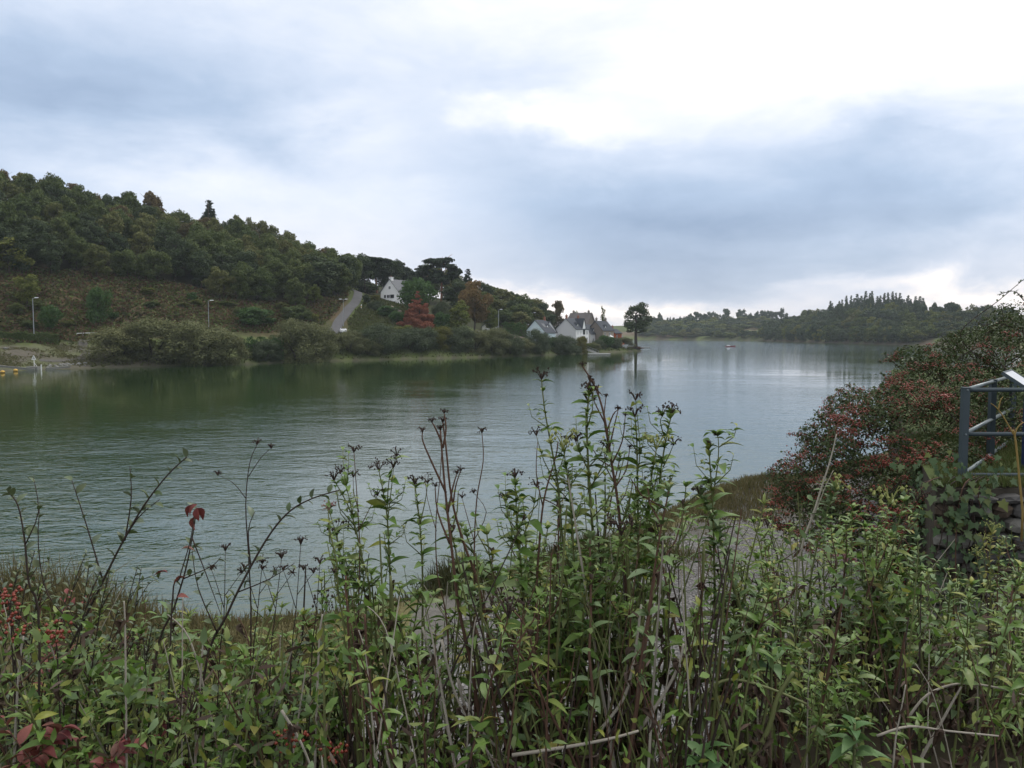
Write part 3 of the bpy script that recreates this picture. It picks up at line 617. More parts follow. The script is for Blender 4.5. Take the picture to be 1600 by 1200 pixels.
# evergreen shrubs of the slope between road and red tree
for k, (px, D, t, w, lab, key) in enumerate([(574, 256, 460, 14, 'dark clipped shrub at the right edge of the hill road', 'dark'), (588, 252, 470, 30, 'grey green shrub on the slope below the white gabled house', 'willow2'), (606, 246, 478, 34, 'dark shrub on the slope below the white gabled house', 'green'), (622, 240, 486, 30, 'dark green shrub touching the red tree on its left', 'green'),
        (588, 262, 461, 14, 'small yellow shrub at the corner of the white gabled house', 'yellow'), (690, 256, 470, 30, 'grey shrub right of the red tree', 'willow2'), (766, 258, 478, 30, 'light green shrub beside the garden lamp', 'light'), (632, 226, 508, 40, 'low yellow green shrub at the foot of the red tree', 'light'), (690, 240, 488, 26, 'dark shrub between the red tree and the rounded yellow green one', 'green')]):
    single(key, k, px, D, t, w, lab, 'garden_shrub', 'shrub')
# far shore: trees one by one
FC = {}
PROTO['folive'] = [make_tree('far_tree', 'x', 'tree', broad_clumps(12, 5.5, np.random.RandomState(160 + i), 24, -.05), F[('olive', 'light', 'oak')[i]], .8, 30, 160 + i, trunk_mesh(8, .2, np.random.RandomState(i), 0)) for i in range(3)]
def shore_far(px):
    D = np.arange(390, 1000, 2.0); x = (px - 800) / FPX * D; d, _ = lake_dist(x, D); k = np.nonzero(d < 0)[0]; return float(D[k[-1]]) + 2
def far_tree(key, px, D, pyt, wpx, label, group, name):
    return single(key, random.randrange(9), px, D, pyt, wpx, label, name, 'tree', group)
PROTO['fconifer'] = [conif(20 + i, 'blue', 'spruce_tree') for i in range(2)]
PROTO['fbroad'] = [make_tree('far_tree', 'x', 'tree', broad_clumps(12, 5.5, np.random.RandomState(60 + i), 24, -.05), F['blue'], .8, 30, 60 + i, trunk_mesh(8, .2, np.random.RandomState(i), 0)) for i in range(3)]
sky_c = [(1262, 482), (1296, 470), (1300, 474), (1311, 470), (1316, 466), (1322, 463), (1329, 461), (1333, 464), (1339, 460), (1345, 462), (1351, 459), (1357, 462), (1362, 459), (1368, 461), (1375, 459), (1380, 457), (1386, 460), (1392, 458), (1398, 459), (1404, 461), (1417, 460), (1421, 465), (1430, 462), (1436, 464), (1441, 466)]
for px, t in sky_c: far_tree('fconifer', px, 690 + random.uniform(-25, 25), t + random.uniform(-3, 4), 12 + 4 * random.random(), 'dark pointed spruce in the stand on the far hilltop', 'spruces on the far hilltop', 'spruce_tree')
for k in range(22):
    px = 1305 + 6.4 * k + random.uniform(-3, 3); far_tree('fconifer', px, random.uniform(640, 670), float(np.interp(px, [1300, 1330, 1400, 1445], [480, 470, 469, 474])) + random.uniform(-3, 5), random.uniform(13, 18), 'dark pointed spruce in the stand on the far hilltop', 'spruces on the far hilltop', 'spruce_tree')
for k in range(26):
    px = random.uniform(1300, 1445); far_tree('fconifer', px, random.uniform(590, 660), random.uniform(470, 484), 14, 'dark spruce on the slope below the far hilltop stand', 'spruces below the far hilltop', 'spruce_tree')
for px, t, w in [(1134, 482, 12), (1157, 483, 14), (1163, 490, 16), (1172, 489, 8), (1183, 486, 9), (1191, 485, 9), (1197, 485, 9), (1205, 486, 12), (1212, 487, 10), (1221, 481, 7), (1228, 489, 5)]:
    far_tree('fbroad', px, 1000, t, w + 2, 'tree in the row on the crest of the green field far off', 'trees on the far field crest', 'field_tree')
for px, t, w in [(1022, 494, 6), (1030, 488, 8), (1034, 496, 5), (1043, 496, 4), (1047, 495, 4), (1052, 496, 5), (1062, 494, 5), (1078, 490, 14), (1088, 487, 14), (1098, 490, 16), (1110, 487, 18), (1118, 490, 14), (1128, 491, 10)]:
    far_tree('fbroad', px, 985, t, w, 'small tree on the far skyline behind the lone oak', 'trees on the far skyline', 'skyline_tree')
cnt = 0
for D0, n, pmin, pmax in ((0, 54, 1190, 1560), (1, 50, 1195, 1570), (2, 36, 1215, 1580), (3, 30, 1240, 1590), (4, 84, 1005, 1200)):
    for k in range(n):
        px = pmin + (pmax - pmin) * (k + random.random() * .8) / n
        if D0 < 4:
            Ds = shore_far(min(px, 1430)) + 4 + D0 * np.interp(px, [1200, 1300, 1500], [62, 50, 34])
            top = np.interp(px, [1180, 1220, 1260, 1300, 1330, 1440, 1500, 1560, 1600], [492, 489, 485, 477, 472, 473, 472, 477, 484]); base = np.interp(px, [1200, 1600], [534, 541])
            t = [base - 25, base - 25 - (base - 25 - top) * .33, base - 25 - (base - 25 - top) * .68, top + 3][D0] + random.uniform(-4, 4)
        else:
            Ds = random.uniform(820, 940); t = np.interp(Ds, [800, 960], [514, 493]) + random.uniform(-3, 3)
            if px < 1062 and 516 < t + 4 and random.random() < .5: continue
        far_tree('folive' if random.random() < .4 else 'fbroad', px, Ds, t, random.uniform(19, 30) * (1.25 if D0 == 4 else 1), *[(q + w_) for w_ in [next(w for lim, w in ((1060, ' just right of the lone oak'), (1120, ' above the far pale willow'), (1195, ' below the green field'), (1260, ' where the far wood begins'), (1320, ' left of the spruce stand'), (1380, ' below the left half of the spruces'), (1450, ' below the right half of the spruces'), (1510, ' right of the spruce stand'), (9999, ' above the red berried shrub')) if px < lim)]
                 for q in ([('rounded tree on the far shore', 'tree midway up the far wood', 'tree high in the far wood', 'tree on the crest of the far wood', 'tree in the hedged far valley')[D0], ('far shore trees', 'middle trees of the far wood', 'upper trees of the far wood', 'crest trees of the far wood', 'trees of the far valley')[D0]])], 'woodland_tree'); cnt += 1
for k in range(30):
    px = 1006 + 6.3 * k + random.uniform(-2, 2)
    if 1169 < px < 1174: continue
    far_tree(random.choice(('fbroad', 'folive')), px, shore_far(px) + random.uniform(4, 30), random.uniform(514, 522), random.uniform(13, 22), 'low shrub on the far waterside ' + ('just right of the lone oak' if px < 1060 else 'around the far pale willow' if px < 1120 else 'left of the small green field'), 'shrubs of the far waterside', 'shore_shrub')
for k, (px, t, w) in enumerate([(1029, 519, 16), (1060, 517, 20), (1089, 512, 18), (1110, 516, 14), (1122, 519, 18), (1150, 518, 16), (1003, 515, 14), (1280, 524, 14), (1262, 526, 12)]):
    far_tree('willow' if px == 1089 else 'fbroad', px, np.interp(px, [1000, 1150, 1290], [815, 760, 640]), t, w, 'pale willow alone at the far water edge' if px == 1089 else 'dark bush at the far water edge', None if px == 1089 else 'bushes at the far water edge', 'shore_bush')
for ps in PROTO.values():
    for p in ps:
        if p.location.z < -400: kill(p)
# ------------------------------------------------------------------ ground cover of the far bank
def scatter_tufts(name, N, test, size, mat, seed, blades=3, up=.6):
    rng = np.random.RandomState(seed); P = test(rng, N); n = len(P)
    Pr = np.repeat(P, blades, 0); k = len(Pr); s = size * (.5 + rng.random(k))
    a = rng.random(k) * 6.28; tl = rng.normal(size=(k, 2)) * .35
    t = np.stack([np.cos(a), np.sin(a), 0 * a], 1) * s[:, None] * .5; u = np.stack([tl[:, 0], tl[:, 1], np.full(k, up)], 1) * s[:, None]
    o = Pr + np.stack([rng.normal(size=k), rng.normal(size=k), 0 * a], 1) * size * .35
    V = np.stack([o - t * .7, o + t * .7, o + t * .5 + u, o - t * .3 + u * .9], 1).reshape(-1, 3)
    return tag(obj(name, mesh_np(name, V, quads_of(k), [mat])), kind='stuff')
def on_slope(rng, N):
    px = rng.uniform(-60, 545, N * 3); e = wood_edge(px); sh = np.interp(px, [-60, 0, 100, 200, 330, 400, 480, 545], [166, 168, 173, 184, 196, 202, 216, 232])
    D = sh + (e + 6 - sh) * rng.random(N * 3); x = (px - 800) / FPX * D; z = height(x, D)
    road = np.interp(D, [212, 222, 232, 240, 250, 258, 266, 275], [500, 521, 534, 544, 552, 559, 561, 557]); k = (px < road - 14) & (z > 4)
    return np.stack([x, D, z - .05], 1)[k][:N]
BR = foliage('bracken', [(.06, .045, .028), (.098, .062, .038), (.135, .088, .055), (.075, .10, .034), (.10, .125, .042), (.13, .125, .055), (.15, .115, .07)], .10, .62, .95, .05, .15, .6)
scatter_tufts('bracken', 15000, on_slope, .75, BR, 3, 3, .5)
GR = foliage('meadow_grass', [(.07, .095, .03), (.09, .10, .04), (.10, .09, .045)], .2, .3, .9, .1, .2, .7)
def on_bank(rng, N):
    px = rng.uniform(-20, 1000, N * 4); D = rng.uniform(144, 330, N * 4); x = (px - 800) / FPX * D; d, idx = lake_dist(x, D)
    k = (idx >= NNEAR) & (d > .3) & (d < 13) & ((px > 140) | (rng.random(N * 4) < .05)) & ((px < 150) | (px > 405) | (d < 4))
    return np.stack([x, D, height(x, D) - .03], 1)[k][:N]
scatter_tufts('grass', 12000, on_bank, .28, GR, 4, 3, 1.1)
def on_beach(rng, N):
    px = rng.uniform(-20, 150, N * 5); D = rng.uniform(150, 178, N * 5); x = (px - 800) / FPX * D; z = height(x, D); n_ = vnoise(x, D, 3.5, 21)
    k = (n_ + rng.normal(size=N * 5) * .12 > .52) & (z > .5); return np.stack([x, D, z - .02], 1)[k][:N]
scatter_tufts('beach_grass', 4500, on_beach, .22, foliage('beach_grass_blade', [(.10, .11, .045), (.13, .12, .06), (.085, .10, .038)], .2, .3, .9, .1, .3, .7), 12, 3, .7)
def on_verge(rng, N):
    px = rng.uniform(545, 640, N * 3); D = rng.uniform(218, 266, N * 3); x = (px - 800) / FPX * D
    road = np.interp(D, [212, 222, 232, 240, 250, 258, 266, 275], [500, 521, 534, 544, 552, 559, 561, 557]); k = px > road + 11
    return np.stack([x, D, height(x, D) - .03], 1)[k][:N]
scatter_tufts('hillside_grass', 5000, on_verge, .5, GR, 9, 3, .8)
def dark_hedge(px0, px1, D0, D1, pt0, pt1, mat, label, nm='hedge', th=1.6, n=2600, seed=1, size=.26):
    a, b = G(px0, D0), G(px1, D1); ha, hb = U(px0, pt0, D0).z - a.z, U(px1, pt1, D1).z - b.z
    rng = np.random.RandomState(seed); t = rng.random(n); side = rng.random(n); dirv = (b - a); nrm = Vector((dirv.y, -dirv.x, 0)).normalized()
    if nrm.y > 0: nrm = -nrm
    base = np.array(a)[None] + np.array(dirv)[None] * t[:, None]; hh = (ha + (hb - ha) * t) * (1 + .10 * np.sin(t * 23 + seed) + .06 * np.sin(t * 61))
    w = rng.random(n); top = rng.random(n) < .3
    P = base - np.array(a)[None] + np.array(nrm)[None] * np.where(top, (w - .5) * th, th * .5 * np.where(side < .8, 1, -1))[:, None]; P[:, 2] += np.where(top, hh, hh * w) + rng.normal(size=n) * .08
    N = np.where(top[:, None], np.array([[0, 0, 1.]]), np.array(nrm)[None]) + rng.normal(size=(n, 3)) * .5; N /= np.linalg.norm(N, axis=1, keepdims=True)
    t_ = thing(nm, label, 'hedge', a); obj('foliage', mesh_np('foliage', leaf_quads(P, N, size, rng), quads_of(n), [mat]), t_)
    bx = MB(); L_ = dirv.length; m0 = min(ha, hb) * .85; q = Vector((dirv.x, dirv.y, 0)).normalized()
    v = [];
    for s in (0.02, .98):
        for (w_, z_) in ((-.38, -.3), (.38, -.3), (.38, m0), (-.38, m0)):
            p = dirv * s + nrm * (w_ * th); v.append((p.x, p.y, p.z + z_))
    bx.add(v, [(0, 1, 2, 3), (7, 6, 5, 4), (0, 4, 5, 1), (1, 5, 6, 2), (2, 6, 7, 3), (3, 7, 4, 0)]); obj('twigs', bx.mesh('twigs', [bark]), t_)
    return t_
dark_hedge(-30, 92, 169, 174, 519, 522, F['oak'], 'low dark green hedge at the foot of the brown slope, by the left lamp', n=4200, seed=2, th=2.2)
dark_hedge(376, 440, 181, 189, 531, 529, F['green'], 'clipped ivy green hedge between the two willow clumps at the water', n=3200, seed=3)
dark_hedge(784, 822, 268, 271, 505, 507, F['green'], 'clipped light green hedge behind the pink wall', n=2400, seed=4)
dark_hedge(650, 705, 236, 242, 509, 511, F['yellow'], 'ragged yellowish hedge behind the lakeside bushes', n=1500, seed=5)
# ------------------------------------------------------------------ houses
WHITE = plain('white_render', (.83, .83, .83), .85, .2, var=.08); BLUEW = plain('bluish_white_render', (.62, .72, .79), .85, .2, var=.08); GREYR = plain('grey_render', (.54, .54, .55), .9, .15, var=.12)
STONE = plain('grey_brown_stone', (.20, .175, .155), .9, .15, var=.3, scale=3); BEIGE = plain('beige_stone', (.33, .28, .23), .9, .15, var=.25, scale=3); ORANGE = plain('orange_red_render', (.42, .11, .05), .85, .2, var=.15)
SLATE = plain('slate', (.055, .062, .075), .8, .2, var=.25, scale=2.5); SLATE2 = plain('brown_slate', (.12, .108, .105), .7, .3, var=.25, scale=2.5); SLATE3 = plain('light_slate', (.14, .145, .155), .8, .2, var=.2)
GLASS = NT('window_glass').fin((.02, .025, .03), .08, .6); PAINT = plain('white_paint', (.72, .73, .74), .5, .4, var=.05); DKWOOD = plain('dark_wood', (.05, .04, .035), .8, .2)
BRICK = plain('brick', (.28, .13, .09), .9, .15)
METAL = plain('galvanised_grey', (.30, .32, .33), .45, .5, .5, var=.1)
def wall_prism(w, l, eave, ridge, mat):
    b = MB(); h = w / 2
    v = [(-h, 0, -2), (h, 0, -2), (h, 0, eave), (0, 0, ridge), (-h, 0, eave), (-h, l, -2), (h, l, -2), (h, l, eave), (0, l, ridge), (-h, l, eave)]
    return b.add(v, [(0, 1, 2, 3, 4), (9, 8, 7, 6, 5), (1, 6, 7, 2), (5, 0, 4, 9), (2, 7, 8, 3), (4, 3, 8, 9)]).mesh('wall', [mat])
def roof_slab(w, l, eave, ridge, side, mat, over=.3, th=.16):
    h = w / 2; k = (ridge - eave) / h; x1 = h + over; z1 = ridge - k * x1
    v = [(0, -over, ridge + .03), (side * x1, -over, z1 + .03), (side * x1, l + over, z1 + .03), (0, l + over, ridge + .03)]; v += [(a, b_, c + th) for a, b_, c in v]
    f = [(0, 1, 2, 3), (7, 6, 5, 4), (0, 4, 5, 1), (1, 5, 6, 2), (2, 6, 7, 3), (3, 7, 4, 0)]
    if side < 0: f = [q[::-1] for q in f]
    return MB().add(v, f[::1]).mesh('roof_slope', [mat])
def window(parent, face, u, z, w, h, hw, l, frame=PAINT, bars=1):
    """u along the face, z up; faces front (gable), left, right"""
    b = MB(); t = .09
    b.box(-w / 2, w / 2, -.05, .03, 0, t); b.box(-w / 2, w / 2, -.05, .03, h - t, h); b.box(-w / 2, -w / 2 + t, -.05, .03, t, h - t); b.box(w / 2 - t, w / 2, -.05, .03, t, h - t)
    for i in range(bars):
        xx = -w / 2 + w * (i + 1) / (bars + 1); b.box(xx - .035, xx + .035, -.045, .03, t, h - t)
    loc, rz = {'front': ((u, -.01, z), 0), 'right': ((hw + .01, u, z), math.pi / 2), 'left': ((-hw - .01, u, z), -math.pi / 2)}[face]
    f = obj('window', b.mesh('window', [frame]), parent, loc, (0, 0, rz))
    obj('pane', MB().box(-w / 2 + t, w / 2 - t, -.02, .02, t, h - t).mesh('pane', [GLASS]), f); return f
def chimney(parent, x, y, z, mat=BRICK, w=.5, h=1.3):
    c = obj('chimney', MB().box(-w / 2, w / 2, -w * .7, w * .7, -1, h).box(-w * .62, w * .62, -w * .85, w * .85, h, h + .12).mesh('chimney', [mat]), parent, (x, y, z))
    obj('chimney_pot', MB().lathe([(.1, 0), (.12, .35), (.09, .36), (.09, .1)], 8).mesh('chimney_pot', [BRICK]), c, (0, 0, h + .12))
def dormer(parent, x, y, z, rz, w=1.3, h=1.5, depth=1.8, wall=PAINT, roofm=SLATE, pitch=.8):
    d = obj('dormer', wall_prism(w, depth, h, h + pitch, wall), parent, (x, y, z), (0, 0, rz))
    b = MB(); hw = w / 2 + .15
    for s in (-1, 1): b.add([(0, -.15, h + pitch + .1), (s * hw, -.15, h - .1), (s * hw, depth, h - .1), (0, depth, h + pitch + .1), (0, -.15, h + pitch + .2), (s * hw, -.15, h), (s * hw, depth, h), (0, depth, h + pitch + .2)], [(0, 1, 2, 3), (7, 6, 5, 4), (0, 4, 5, 1), (1, 5, 6, 2), (3, 2, 6, 7)])
    obj('dormer_roof', b.mesh('dormer_roof', [roofm]), d); 
    obj('dormer_pane', MB().box(-w * .3, w * .3, -.03, .02, .25, h - .15).mesh('dormer_pane', [GLASS]), d)
def house(label, loc, rz, w, l, eave, ridge, wall, roof, wins=(), chims=(), nm='house'):
    t = thing(nm, label, 'house', loc, rz); obj('wall', wall_prism(w, l, eave, ridge, wall), t)
    for s in (1, -1): obj('roof_slope', roof_slab(w, l, eave, ridge, s, roof), t)
    for a in wins: window(t, *a[:5], w / 2, l, *(a[5:]))
    for a in chims: chimney(t, *a)
    return t
g = G(609.5, 268)
h1 = house('white gabled house with slate roof high on the slope by the road', (g.x, g.y, 17.2), R(-28), 7.4, 10.5, 3.3, 7.4, WHITE, SLATE3, [('front', -1.9, 1.25, .9, 1.15, PAINT, 0), ('front', -.55, 1.25, 1.3, 1.15, PAINT, 1), ('front', 1.0, 1.25, 1.5, 1.15, DKWOOD, 1), ('front', 0, 4.2, .9, 1.0)], [(0, .9, 7.2, WHITE, .9, .95)])
bal = MB().box(-.9, 2.6, -1.3, -.002, -.12, .08)
obj('balcony', bal.mesh('balcony', [PAINT]), h1, (0, 0, .2))
for k in range(12): obj('baluster', MB().box(-.05, .05, -.03, .03, 0, .8).mesh('baluster', [PAINT]) if k == 0 else BAL, h1, (-.85 + k * .3, -1.27, .28)); BAL = [c for c in h1.children if c.name.startswith('baluster')][0].data
obj('handrail', MB().box(-.9, 2.6, -1.33, -1.21, 1.08, 1.16).mesh('handrail', [PAINT]), h1)
def place(px, D, z=None):
    g = G(px, D); return (g.x, g.y, g.z if z is None else z)
hA = house('bluish white gabled house, leftmost of the lakeside houses', place(836, 272, 3.2), R(-24), 7.6, 9.5, 3.9, 8.0, BLUEW, SLATE, [('front', -1.1, 3.3, 1.0, 1.3), ('front', 1.2, 3.3, 1.0, 1.3), ('right', 2.5, 1.2, 1.1, 1.2), ('right', 6, 1.2, 1.1, 1.2)], [(0, 8.6, 7.9)])
obj('roof_light', MB().box(-.9, .9, -2.6, .2, -.01, .06).mesh('roof_light', [SLATE3]), hA, (1.9, 4.4, 6.25), (0, R(47), 0))
dormer(hA, 2.4, 5.2, 4.6, R(90), 2.0, 1.2, 2.2, PAINT, SLATE)
hA2 = house('narrow white gable end with slate roof joined behind the bluish house', place(859, 281, 3.2), R(30), 5.6, 9, 4.0, 7.6, WHITE, SLATE, [('front', 0, 1.2, 1.1, 1.3), ('front', 0, 4.4, .7, .9)])
hB = house('long house with a big grey gable and a white front with pointed dormer', place(884, 281, 2.9), R(-33), 8.0, 9.5, 5.4, 9.0, GREYR, SLATE, [('right', 1.4, 1.0, .9, 1.5), ('right', 1.4, 3.4, .9, 1.3), ('right', 3.4, 3.4, .9, 1.3), ('right', 3.4, .6, 1.0, 1.9, DKWOOD), ('right', 8.2, 3.4, .8, 1.3), ('right', 8.2, 1.0, .9, 1.5)], [(0, .5, 8.8), (0, 9.0, 8.8)])
obj('front_wall', MB().box(-.03, .03, .02, 9.48, -2, 5.3).mesh('front_wall', [WHITE]), hB, (4.0, 0, 0))
dormer(hB, 3.3, 2.6, 5.2, R(90), .9, 1.5, 2.2)
dormer(hB, 4.06, 5.9, 3.2, R(90), 2.6, 2.2, 3.6, WHITE, SLATE, 3.6)
hC = house('lower grey house with small white dormer between the white fronted and stone houses', place(911, 296, 2.7), R(-35), 6.4, 7, 4.0, 7.2, GREYR, SLATE, [('right', 2, .9, .9, 1.4), ('right', 5, .9, .9, 1.4)], [(0, .6, 7)])
dormer(hC, 2.6, 3.4, 3.9, R(90), 1.0, 1.2, 1.8)
hD = house('tall old house with steep brownish roof behind the others', place(924, 314, 3.0), R(58), 8.5, 9, 6.4, 11.6, STONE, SLATE2, [('front', -1.4, 4.2, 1, 1.5), ('front', 1.4, 4.2, 1, 1.5)], [(0, 1.2, 11.2, STONE), (0, 7.8, 11.2, STONE)])
hE = house('grey stone house with a beige front and white bay window', place(930, 297, 2.3), R(-40), 6.6, 7.4, 5.6, 8.9, STONE, SLATE, [('right', 1.5, 3.4, .9, 1.4), ('right', 4.6, 3.4, .9, 1.4), ('right', 1.4, .8, 1.0, 1.6)], [(0, .7, 8.7, STONE), (0, 6.8, 8.7, STONE)])
obj('front_wall', MB().box(-.03, .03, .02, 7.38, -2, 5.5).mesh('front_wall', [BEIGE]), hE, (3.3, 0, 0))
dormer(hE, 2.8, 2.6, 5.4, R(90), 1.0, 1.3, 1.8)
bw = obj('bay_window', MB().add([(0, -1.3, 0), (1.1, -.8, 0), (1.1, .8, 0), (0, 1.3, 0), (0, -1.3, 2.2), (1.1, -.8, 2.2), (1.1, .8, 2.2), (0, 1.3, 2.2), (.05, 0, 3.0)], [(0, 1, 5, 4), (1, 2, 6, 5), (2, 3, 7, 6), (4, 5, 8), (5, 6, 8), (6, 7, 8), (0, 3, 2, 1)]).mesh('bay_window', [PAINT]), hE, (3.34, 5.0, .9))
for y_ in (-.5, 0, .5): obj('pane', MB().box(1.105, 1.13, y_ - .2, y_ + .2, .5, 2.0).mesh('pane', [GLASS]), bw)
hF = house('orange red house beyond the stone one', place(952, 312, 2.0), R(-35), 5.0, 5.5, 4.8, 6.4, ORANGE, SLATE, [('front', 0, 1.2, .9, 1.3), ('right', 1.6, 2.8, .9, 1.3), ('right', 3.8, 1.0, .9, 1.4)], [(0, 2.6, 6.3)])
hG = house('low dark gabled outhouse beside the orange house with an orange end wall', place(963, 316, 1.8), R(-30), 3.6, 4.0, 2.9, 4.4, ORANGE, SLATE2, [('front', 0, .8, .8, 1.1)], nm='outhouse')
hH = house('small white garden house behind the tall golden brown tree', place(763, 264, 6.4), R(-10), 4.2, 5, 2.6, 4.2, WHITE, SLATE, [('front', -.9, .9, .9, 1.1), ('front', .9, .9, .9, 1.1)])
hI = house('small white shed half hidden under the golden brown tree at the lane', place(748, 248, 5.0), R(12), 3.2, 3.4, 1.9, 2.7, WHITE, SLATE2, [('front', 0, .7, .9, .9)], nm='shed')
# pink boundary wall and terrace wall
def low_wall(label, px0, D0, px1, D1, h, mat, nm='garden_wall', th=.3, capm=None):
    a, b = G(px0, D0), G(px1, D1); d = b - a; t = thing(nm, label, 'wall', a, math.atan2(d.y, d.x)); L_ = math.hypot(d.x, d.y)
    v = [(0, -th / 2, -1), (L_, -th / 2, d.z - 1), (L_, th / 2, d.z - 1), (0, th / 2, -1), (0, -th / 2, h), (L_, -th / 2, d.z + h), (L_, th / 2, d.z + h), (0, th / 2, h)]
    obj('wall_body', MB().add(v, [(0, 3, 2, 1), (4, 5, 6, 7), (0, 1, 5, 4), (1, 2, 6, 5), (2, 3, 7, 6), (3, 0, 4, 7)]).mesh('wall_body', [mat]), t)
    c = .06; v2 = [(x_, y_ * 1.3, z_) for x_, y_, z_ in [(0, -th / 2, h + .003), (L_, -th / 2, d.z + h + .003), (L_, th / 2, d.z + h + .003), (0, th / 2, h + .003)]]; v2 += [(x_, y_, z_ + c) for x_, y_, z_ in v2]
    obj('coping', MB().add(v2, [(0, 3, 2, 1), (4, 5, 6, 7), (0, 1, 5, 4), (1, 2, 6, 5), (2, 3, 7, 6), (3, 0, 4, 7)]).mesh('coping', [capm or mat]), t); return t
PINK = plain('pinkish_render', (.42, .31, .27), .9, .15, var=.15); CONC = plain('weathered_concrete', (.20, .20, .185), .9, .15, var=.25)
low_wall('pinkish garden wall left of the bluish gabled house', 793, 262, 821, 262, 1.3, PINK)
low_wall('pale stone garden wall below the white gabled house', 612, 256, 628, 252, 1.1, BEIGE)
low_wall('pale retaining wall along the lane under the golden brown tree', 732, 246, 762, 250, 1.0, BEIGE)
low_wall('low concrete quay edge at the water near the triangular sign', -30, 147.5, 52, 150.5, .35, CONC, 'quay_edge', .5)
low_wall('low concrete kerb at the water right of the triangular sign', 70, 152.5, 108, 157, .16, CONC, 'quay_edge', .4)
# white tube rail beside the beach path
a, b = G(120, 178.5), G(158, 181.5); t = thing('guard_rail', 'thin white rail at the top of the beach path', 'rail', a)
d = b - a; obj('rail', MB().tube([(0, 0, .62), (d.x, d.y, d.z + .62)], .055, 6).mesh('rail', [PAINT]), t)
for k in range(5):
    q = d * (k / 4); obj('post', MB().tube([(q.x, q.y, q.z - .3), (q.x, q.y, q.z + .6)], .04, 6).mesh('post', [PAINT]), t)
# ------------------------------------------------------------------ street lamps
LAMPM = plain('lamp_head_white', (.7, .72, .74), .4, .4, var=.05)
def lamp(px, D, pytop, label, pybase=None, double=False, rz=0, r=.075):
    g = G(px, D); top = U(px, pytop, D).z; h = top - g.z
    t = thing('street_lamp', label, 'street lamp', g, rz, 'street lamps of the far bank')
    obj('pole', MB().tube([(0, 0, -.3), (0, 0, h * .5), (0, 0, h)], [r * 1.15, r, r * .7], 8).mesh('pole', [METAL]), t)
    for s in ((1, -1) if double else (1,)):
        obj('arm', MB().tube([(0, 0, h - .05), (s * .35, 0, h + .04), (s * .6, 0, h + .06)], .045, 6).mesh('arm', [METAL]), t)
        obj('lamp_head', MB().add([(s * .45, -.16, h + .03), (s * 1.25, -.14, h + .08), (s * 1.25, .14, h + .08), (s * .45, .16, h + .03), (s * .5, -.1, h + .2), (s * 1.15, -.08, h + .2), (s * 1.15, .08, h + .2), (s * .5, .1, h + .2)],
            [(0, 3, 2, 1), (4, 5, 6, 7), (0, 1, 5, 4), (1, 2, 6, 5), (2, 3, 7, 6), (3, 0, 4, 7)]).mesh('lamp_head', [LAMPM]), t)
lamp(53, 172, 466, 'street lamp on a tall pole at the foot of the brown slope, far left', r=.09)
lamp(326.5, 190, 470, 'street lamp rising behind the big willow clump', r=.085)
lamp(537, 226, 468, 'two headed street lamp on the left verge of the hill road', double=True)
lamp(779, 245, 484, 'street lamp beside the light green shrub before the village', r=.11)
lamp(832, 292, 489, 'street lamp showing above the bluish gabled house', r=.11)
g = G(571, 272); h = U(571, 431, 272).z - g.z; t = thing('utility_pole', 'bare wooden utility pole at the head of the hill road', 'pole', g)
obj('pole', MB().tube([(0, 0, -.3), (0, 0, h)], [.14, .1], 8).mesh('pole', [DKWOOD]), t); obj('crossbar', MB().box(-.6, .6, -.05, .05, h - .5, h - .38).mesh('crossbar', [DKWOOD]), t)
YEL = plain('yellow_paint', (.48, .29, .03), .45, .4, var=.1)
g = G(565, 247); t = thing('marker_post', 'white and yellow marker post at the right verge of the hill road', 'post', g)
obj('post', MB().box(-.12, .12, -.12, .12, -.3, 1.5).mesh('post', [PAINT]), t); obj('yellow_band', MB().box(-.125, .125, -.125, .125, .62, .95).mesh('yellow_band', [YEL]), t)
# triangular sign on its slab, white post, buoys
g = G(51.5, 151.5); z0 = g.z; t = thing('warning_sign', 'white triangular warning sign on a braced post at the water', 'sign', (g.x, g.y, g.z + .38))
obj('post', MB().tube([(0, 0, 0), (0, 0, 1.9)], .055, 8).mesh('post', [PAINT]), t); obj('brace', MB().tube([(.02, 0, .7), (.42, .1, 0)], .035, 6).mesh('brace', [PAINT]), t)
s = .42; obj('board', MB().add([(-s, -.05, 1.25), (s, -.05, 1.25), (.08, -.05, 2.05), (-.08, -.05, 2.05), (-s, -.09, 1.25), (s, -.09, 1.25), (.08, -.09, 2.05), (-.08, -.09, 2.05)], [(0, 1, 2, 3), (7, 6, 5, 4), (0, 4, 5, 1), (1, 5, 6, 2), (2, 6, 7, 3), (3, 7, 4, 0)]).mesh('board', [PAINT]), t)
obj('lettering', MB().box(-.22, .22, -.098, -.092, 1.42, 1.50).box(-.15, .15, -.098, -.092, 1.58, 1.66).box(-.05, .05, -.098, -.092, 1.74, 1.86).mesh('lettering', [DKWOOD]), t)
t = thing('mooring_slab', 'flat pale concrete slab under the triangular sign', 'slab', (g.x, g.y, g.z)); obj('slab_top', MB().box(-1.1, 1.0, -.7, .7, -.5, .38).mesh('slab_top', [CONC]), t)
g = G(62.5, 149.5); tag(obj('mooring_post', MB().tube([(0, 0, -1), (0, 0, .95)], .10, 8).lathe([(.10, .95), (.13, .96), (.13, 1.03), (.0, 1.06)], 8).mesh('mooring_post', [PAINT]), None, (g.x, g.y, max(g.z, 0))), 'short white post standing at the water edge beside the slab', 'post')
